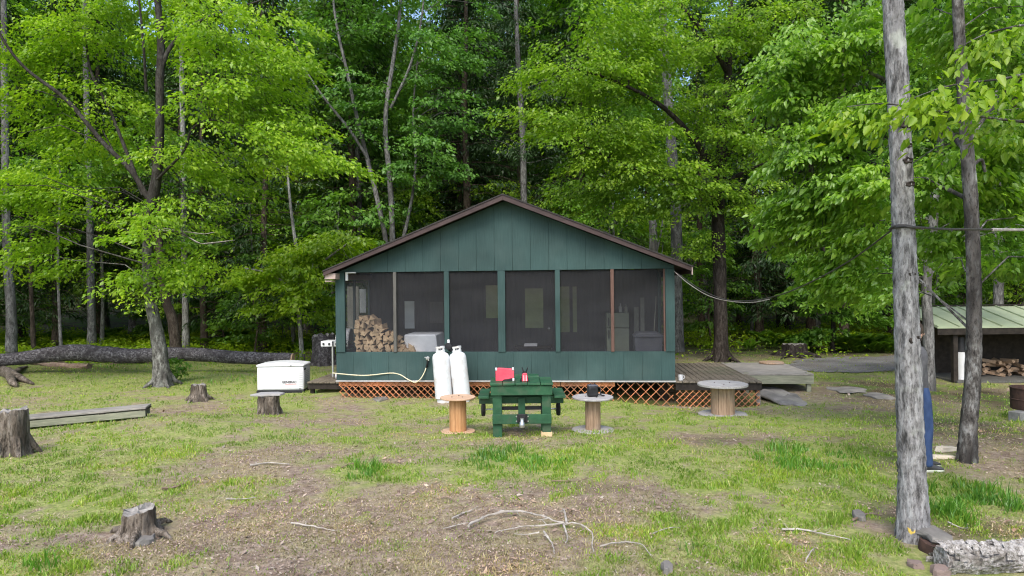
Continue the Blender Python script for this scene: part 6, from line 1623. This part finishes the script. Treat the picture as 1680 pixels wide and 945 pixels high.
    d = thing('fire_drum', 'dark rusty half drum for fires near the woodshed', 'fire drum', (g.x + .30, g.y + .18, g.z + .165))
    MB().lathe([(0, 0), (.29, 0), (.30, .02), (.30, .17), (.312, .18), (.30, .19), (.30, .36), (.315, .37), (.315, .385), (.29, .385), (.285, .04), (0, .03)], 28).build('drum_body', M['rust'], d)

# ================================================================== CABLES
def cables():
    def run(name, pts, r, mat, lab, cat):
        sm = catmull([tuple(p) for p in pts], 8); o = Vector(sm[0])
        ob = MB().tube([Vector(p) - o for p in sm], r, 6).build(name, M[mat], None, smooth=60, loc=o); return tag(ob, lab, cat)
    a = [P(1109, 447, 14.7), P(1150, 475, 13.6), P(1190, 491, 12.5), P(1235, 493, 11.2), P(1285, 482, 9.8), P(1340, 458, 8.6), P(1400, 424, 7.4), P(1468, 374, 5.98)]
    run('overhead_cable', a, .009, 'cable', 'black cable sagging from the porch corner to the smooth trunk', 'cable')
    b = [P(1106, 445, 14.72), P(1128, 464, 14.3), P(1160, 484, 13.6), P(1195, 494, 12.8), P(1235, 496, 12.0), P(1262, 491, 11.3)]
    run('pale_rope', b, .007, 'rope', 'pale rope wound round the cable near the porch', 'rope')
    c = [P(1468, 373.5, 5.98), P(1483, 372, 5.82), P(1500, 373, 5.84), P(1560, 376, 6.6), P(1620, 376.5, 7.4), P(1690, 377, 8.4), P(1790, 372, 9.8)]
    run('taped_cable', c, .011, 'cable', 'black cable with grey tape running on past the woodshed', 'cable')
    q = [P(1628, 376.6, 7.5), P(1660, 377, 7.95), P(1690, 377, 8.4)]
    t1 = catmull([tuple(p) for p in q], 5); o = Vector(t1[0])
    tag(MB().tube([Vector(p) - o for p in t1], .017, 7).build('cable_sleeve', M['tape'], None, loc=o), 'grey tape sleeve wrapped on the cable over the woodshed', 'tape')
    # the collar of cord round the trunk
    p = P(1482, 373, 6.0); r = 17.6 / F * 6
    ring = [(p.x + r * 1.06 * math.cos(x), 6.0 + r * 1.06 * math.sin(x), p.z + .012 * math.sin(2 * x)) for x in np.linspace(0, 2 * PI, 24)]
    sm = [Vector(v) - p for v in ring]
    tag(MB().tube(sm, .012, 6).build('cord_loop', M['cable'], None, smooth=60, loc=p), 'loop of dark cord tied round the smooth trunk', 'cord')
# ================================================================== PERSON
def skin_object(name, chains, mat, parent, sub=2, root=0):
    """chains: lists of (x, y, z, r); points closer than 1 mm are shared joints"""
    V, Rr, E, idx = [], [], [], {}
    for ch in chains:
        prev = None
        for x, y, z, r in ch:
            k = (round(x, 3), round(y, 3), round(z, 3))
            if k not in idx: idx[k] = len(V); V.append((x, y, z)); Rr.append(r)
            i = idx[k]
            if prev is not None and prev != i: E.append((prev, i))
            prev = i
    me = bpy.data.meshes.new(name); me.from_pydata(V, E, [])
    o = bpy.data.objects.new(name, me); COL.objects.link(o)
    o.modifiers.new('skin', 'SKIN'); s = o.modifiers.new('sub', 'SUBSURF'); s.levels = sub; s.render_levels = sub
    for i, r in enumerate(Rr):
        d = me.skin_vertices[0].data[i]
        d.radius = r if isinstance(r, tuple) else (r, r); d.use_root = (i == root)
    dg = bpy.context.evaluated_depsgraph_get(); dg.update()
    m2 = bpy.data.meshes.new_from_object(o.evaluated_get(dg)); bpy.data.objects.remove(o)
    m2.materials.clear(); m2.materials.append(mat); m2.polygons.foreach_set('use_smooth', [True] * len(m2.polygons))
    return link(bpy.data.objects.new(name, m2), parent)

def person():
    g = G(1519, 769)
    t = thing('person', 'person in blue jeans standing behind the smooth grey trunk', 'person', g)
    # local: +x is the way the person faces (towards the woodshed), y is sideways
    pel = (-.11, 0, .98, .07)
    body = [[pel, (-.115, 0, 1.12, .115), (-.13, 0, 1.28, .125), (-.14, 0, 1.42, .10), (-.13, 0, 1.50, .052), (-.115, 0, 1.57, .055), (-.105, 0, 1.63, .088), (-.11, 0, 1.71, .082), (-.115, 0, 1.76, .045)]]
    for s in (-1, 1):
        f = .05 * s
        body.append([pel, (-.095, .09 * s, .90, .06), (-.055 + f * .3, .10 * s, .70, .062), (-.02 + f * .6, .105 * s, .50, .054), (-.02 + f, .105 * s, .30, .05), (-.01 + f, .105 * s, .10, .036), (.0 + f, .105 * s, .05, .038), (.13 + f, .115 * s, .03, .03)])
        body.append([(-.14, 0, 1.42, .10), (-.14, .15 * s, 1.43, .06), (-.145, .20 * s, 1.36, .05), (-.19, .20 * s, 1.15, .042), (-.19, .205 * s, .93, .032), (-.19, .205 * s, .88, .03), (-.19, .205 * s, .82, .030)])
        for k in range(4):
            dx = -.028 + .019 * k
            l = (.052, .062, .066, .056)[k]
            body.append([(-.19, .205 * s, .82, .030), (-.188 + dx, .207 * s, .785, .010), (-.183 + dx, .202 * s, .785 - l * .6, .0085), (-.178 + dx, .192 * s, .785 - l, .007)])
        body.append([(-.19, .205 * s, .88, .03), (-.16, .192 * s, .845, .011), (-.15, .182 * s, .81, .009)])
    body.append([(-.105, 0, 1.63, .088), (-.02, 0, 1.635, .018), (.0, 0, 1.625, .012)])      # nose
    skin_object('body', body, M['skin'], t)
    e = MB()
    for s in (-1, 1): e.lathe([(0, -.012), (.012, 0), (0, .012)], 10, (-.035, .032 * s, 1.655))
    e.build('eyes', M['black'], t)
    e = MB()
    for s in (-1, 1): e.lathe([(0, -.008), (.028, -.004), (.03, .006), (0, .008)], 12, (-.11, .088 * s, 1.64), (R(90), 0, 0))
    e.build('ears', M['skin'], t)
    jeans = [[(-.10, 0, 1.06, .12), (-.10, 0, 1.0, .135), (-.098, 0, .95, .13)]]
    for s in (-1, 1):
        f = .05 * s
        jeans.append([(-.098, 0, .95, .13), (-.085, .085 * s, .86, .105), (-.055 + f * .3, .10 * s, .70, .09), (-.02 + f * .6, .105 * s, .50, .078), (-.02 + f, .105 * s, .30, .076), (-.005 + f, .105 * s, .10, .072), (-.002 + f, .105 * s, .045, .074)])
    skin_object('jeans', jeans, M['jeans'], t)
    jk = [[(-.098, 0, .86, .135), (-.10, 0, .93, .138), (-.115, 0, 1.12, .14), (-.13, 0, 1.28, .15), (-.14, 0, 1.42, .125), (-.13, 0, 1.49, .07)]]
    for s in (-1, 1):
        jk.append([(-.14, 0, 1.42, .125), (-.14, .15 * s, 1.43, .08), (-.145, .20 * s, 1.36, .068), (-.19, .20 * s, 1.15, .055), (-.19, .205 * s, .90, .043)])
    skin_object('jacket', jk, M['jacket'], t)
    h = MB(); prof = [(.0, .135), (.05, .128), (.085, .10), (.102, .06), (.105, .02), (.10, -.03), (.085, -.05)]
    h.lathe(prof[::-1], 20, (-.122, 0, 1.66), (0, R(-14), 0)); h.build('hair', M['hair'], t)
    for s in (-1, 1):
        f = .05 * s
        sh = MB(); pts = []
        prof = [(-.09, .045, .075), (-.03, .05, .09), (.04, .05, .085), (.10, .052, .06), (.15, .048, .045), (.185, .03, .03)]
        vs, fs = [], []; n = 10
        for x, w, hh in prof:
            for k in range(n):
                a = 2 * PI * k / n; vs.append((x + f - .0, .108 * s + w * math.cos(a), .012 + max(0, .5 + .5 * math.sin(a)) * hh))
        for i in range(len(prof) - 1):
            for k in range(n): fs.append((i * n + k, i * n + (k + 1) % n, (i + 1) * n + (k + 1) % n, (i + 1) * n + k))
        fs += [tuple(range(n))[::-1], tuple(range((len(prof) - 1) * n, len(prof) * n))]
        sh.add(vs, fs); so = sh.build('shoe', M['shoe'], t, smooth=60)
        k = MB(); k.slab([(-.10 + f, .108 * s - .04), (.05 + f, .108 * s - .052), (.14 + f, .108 * s - .05), (.195 + f, .108 * s - .02), (.195 + f, .108 * s + .02), (.14 + f, .108 * s + .05), (.05 + f, .108 * s + .052), (-.10 + f, .108 * s + .04)], -.012, .022)
        k.build('sole', M['sole'], so, bevel=.006)

# ================================================================== BUILD
frame_trees()
cabin(); porch_contents(); decks(); grill()
generator(); tanks()
spool(751.5, 711, 58, 28, 652, 'new orange wood cable spool in front of the propane tanks', 'newdisc', 'newwood', .028, 56)
tb = spool(973, 709, 67, 25, 651.5, 'weathered grey cable spool with a black bag on top', 'olddisc', 'oldcore', .032, 69)
spool(1186, 684, 80, 38, 630, 'widest grey cable spool standing against the deck lattice', 'olddisc', 'oldcore', .045, 78)
picnic_table(); bag(tb)
ground_things(); shed(); cables(); person()
woods(); ferns()
yard_vegetation()

# ================================================================== LIGHT, CAMERA
SUN_EL, SUN_AZ = R(52), R(190)      # azimuth clockwise from north (+y): over the camera's left shoulder
w = bpy.data.worlds.new('World'); scene.world = w; w.use_nodes = True
nt = w.node_tree; nt.nodes.clear()
out = nt.nodes.new('ShaderNodeOutputWorld'); bg = nt.nodes.new('ShaderNodeBackground'); sky = nt.nodes.new('ShaderNodeTexSky')
sky.sky_type = 'NISHITA'; sky.sun_disc = False; sky.sun_elevation = SUN_EL; sky.sun_rotation = SUN_AZ
sky.air_density = 1.0; sky.dust_density = 3.0; sky.ozone_density = 1.0; sky.altitude = 300
nt.links.new(sky.outputs[0], bg.inputs[0]); bg.inputs[1].default_value = .15
nt.links.new(bg.outputs[0], out.inputs[0])
sl = bpy.data.lights.new('sun', 'SUN'); sl.energy = 1.3; sl.angle = R(35); sl.color = (1.0, .95, .87)
so = bpy.data.objects.new('sun', sl); link(so)
d = Vector((math.sin(SUN_AZ) * math.cos(SUN_EL), math.cos(SUN_AZ) * math.cos(SUN_EL), math.sin(SUN_EL)))
so.rotation_euler = d.to_track_quat('Z', 'Y').to_euler(); so.location = d * 40

cd = bpy.data.cameras.new('camera'); cd.sensor_width = 36; cd.lens = 36 * F / 1680; cd.clip_end = 2000; cd.clip_start = .05
co = bpy.data.objects.new('camera', cd); link(co); co.location = (0, 0, CZ); co.rotation_euler = (R(90), ROLL, 0)
scene.camera = co
vs = scene.view_settings
vs.view_transform = 'Standard'; vs.look = 'None'; vs.gamma = 1; vs.use_curve_mapping = False; vs.exposure = 1.24
scene.render.engine = 'CYCLES'
cy = scene.cycles
cy.max_bounces = 8; cy.diffuse_bounces = 4; cy.glossy_bounces = 3; cy.transmission_bounces = 6; cy.transparent_max_bounces = 12
cy.use_denoising = True; cy.filter_width = 1.15; cy.caustics_reflective = False; cy.caustics_refractive = False
cy.sample_clamp_indirect = 6
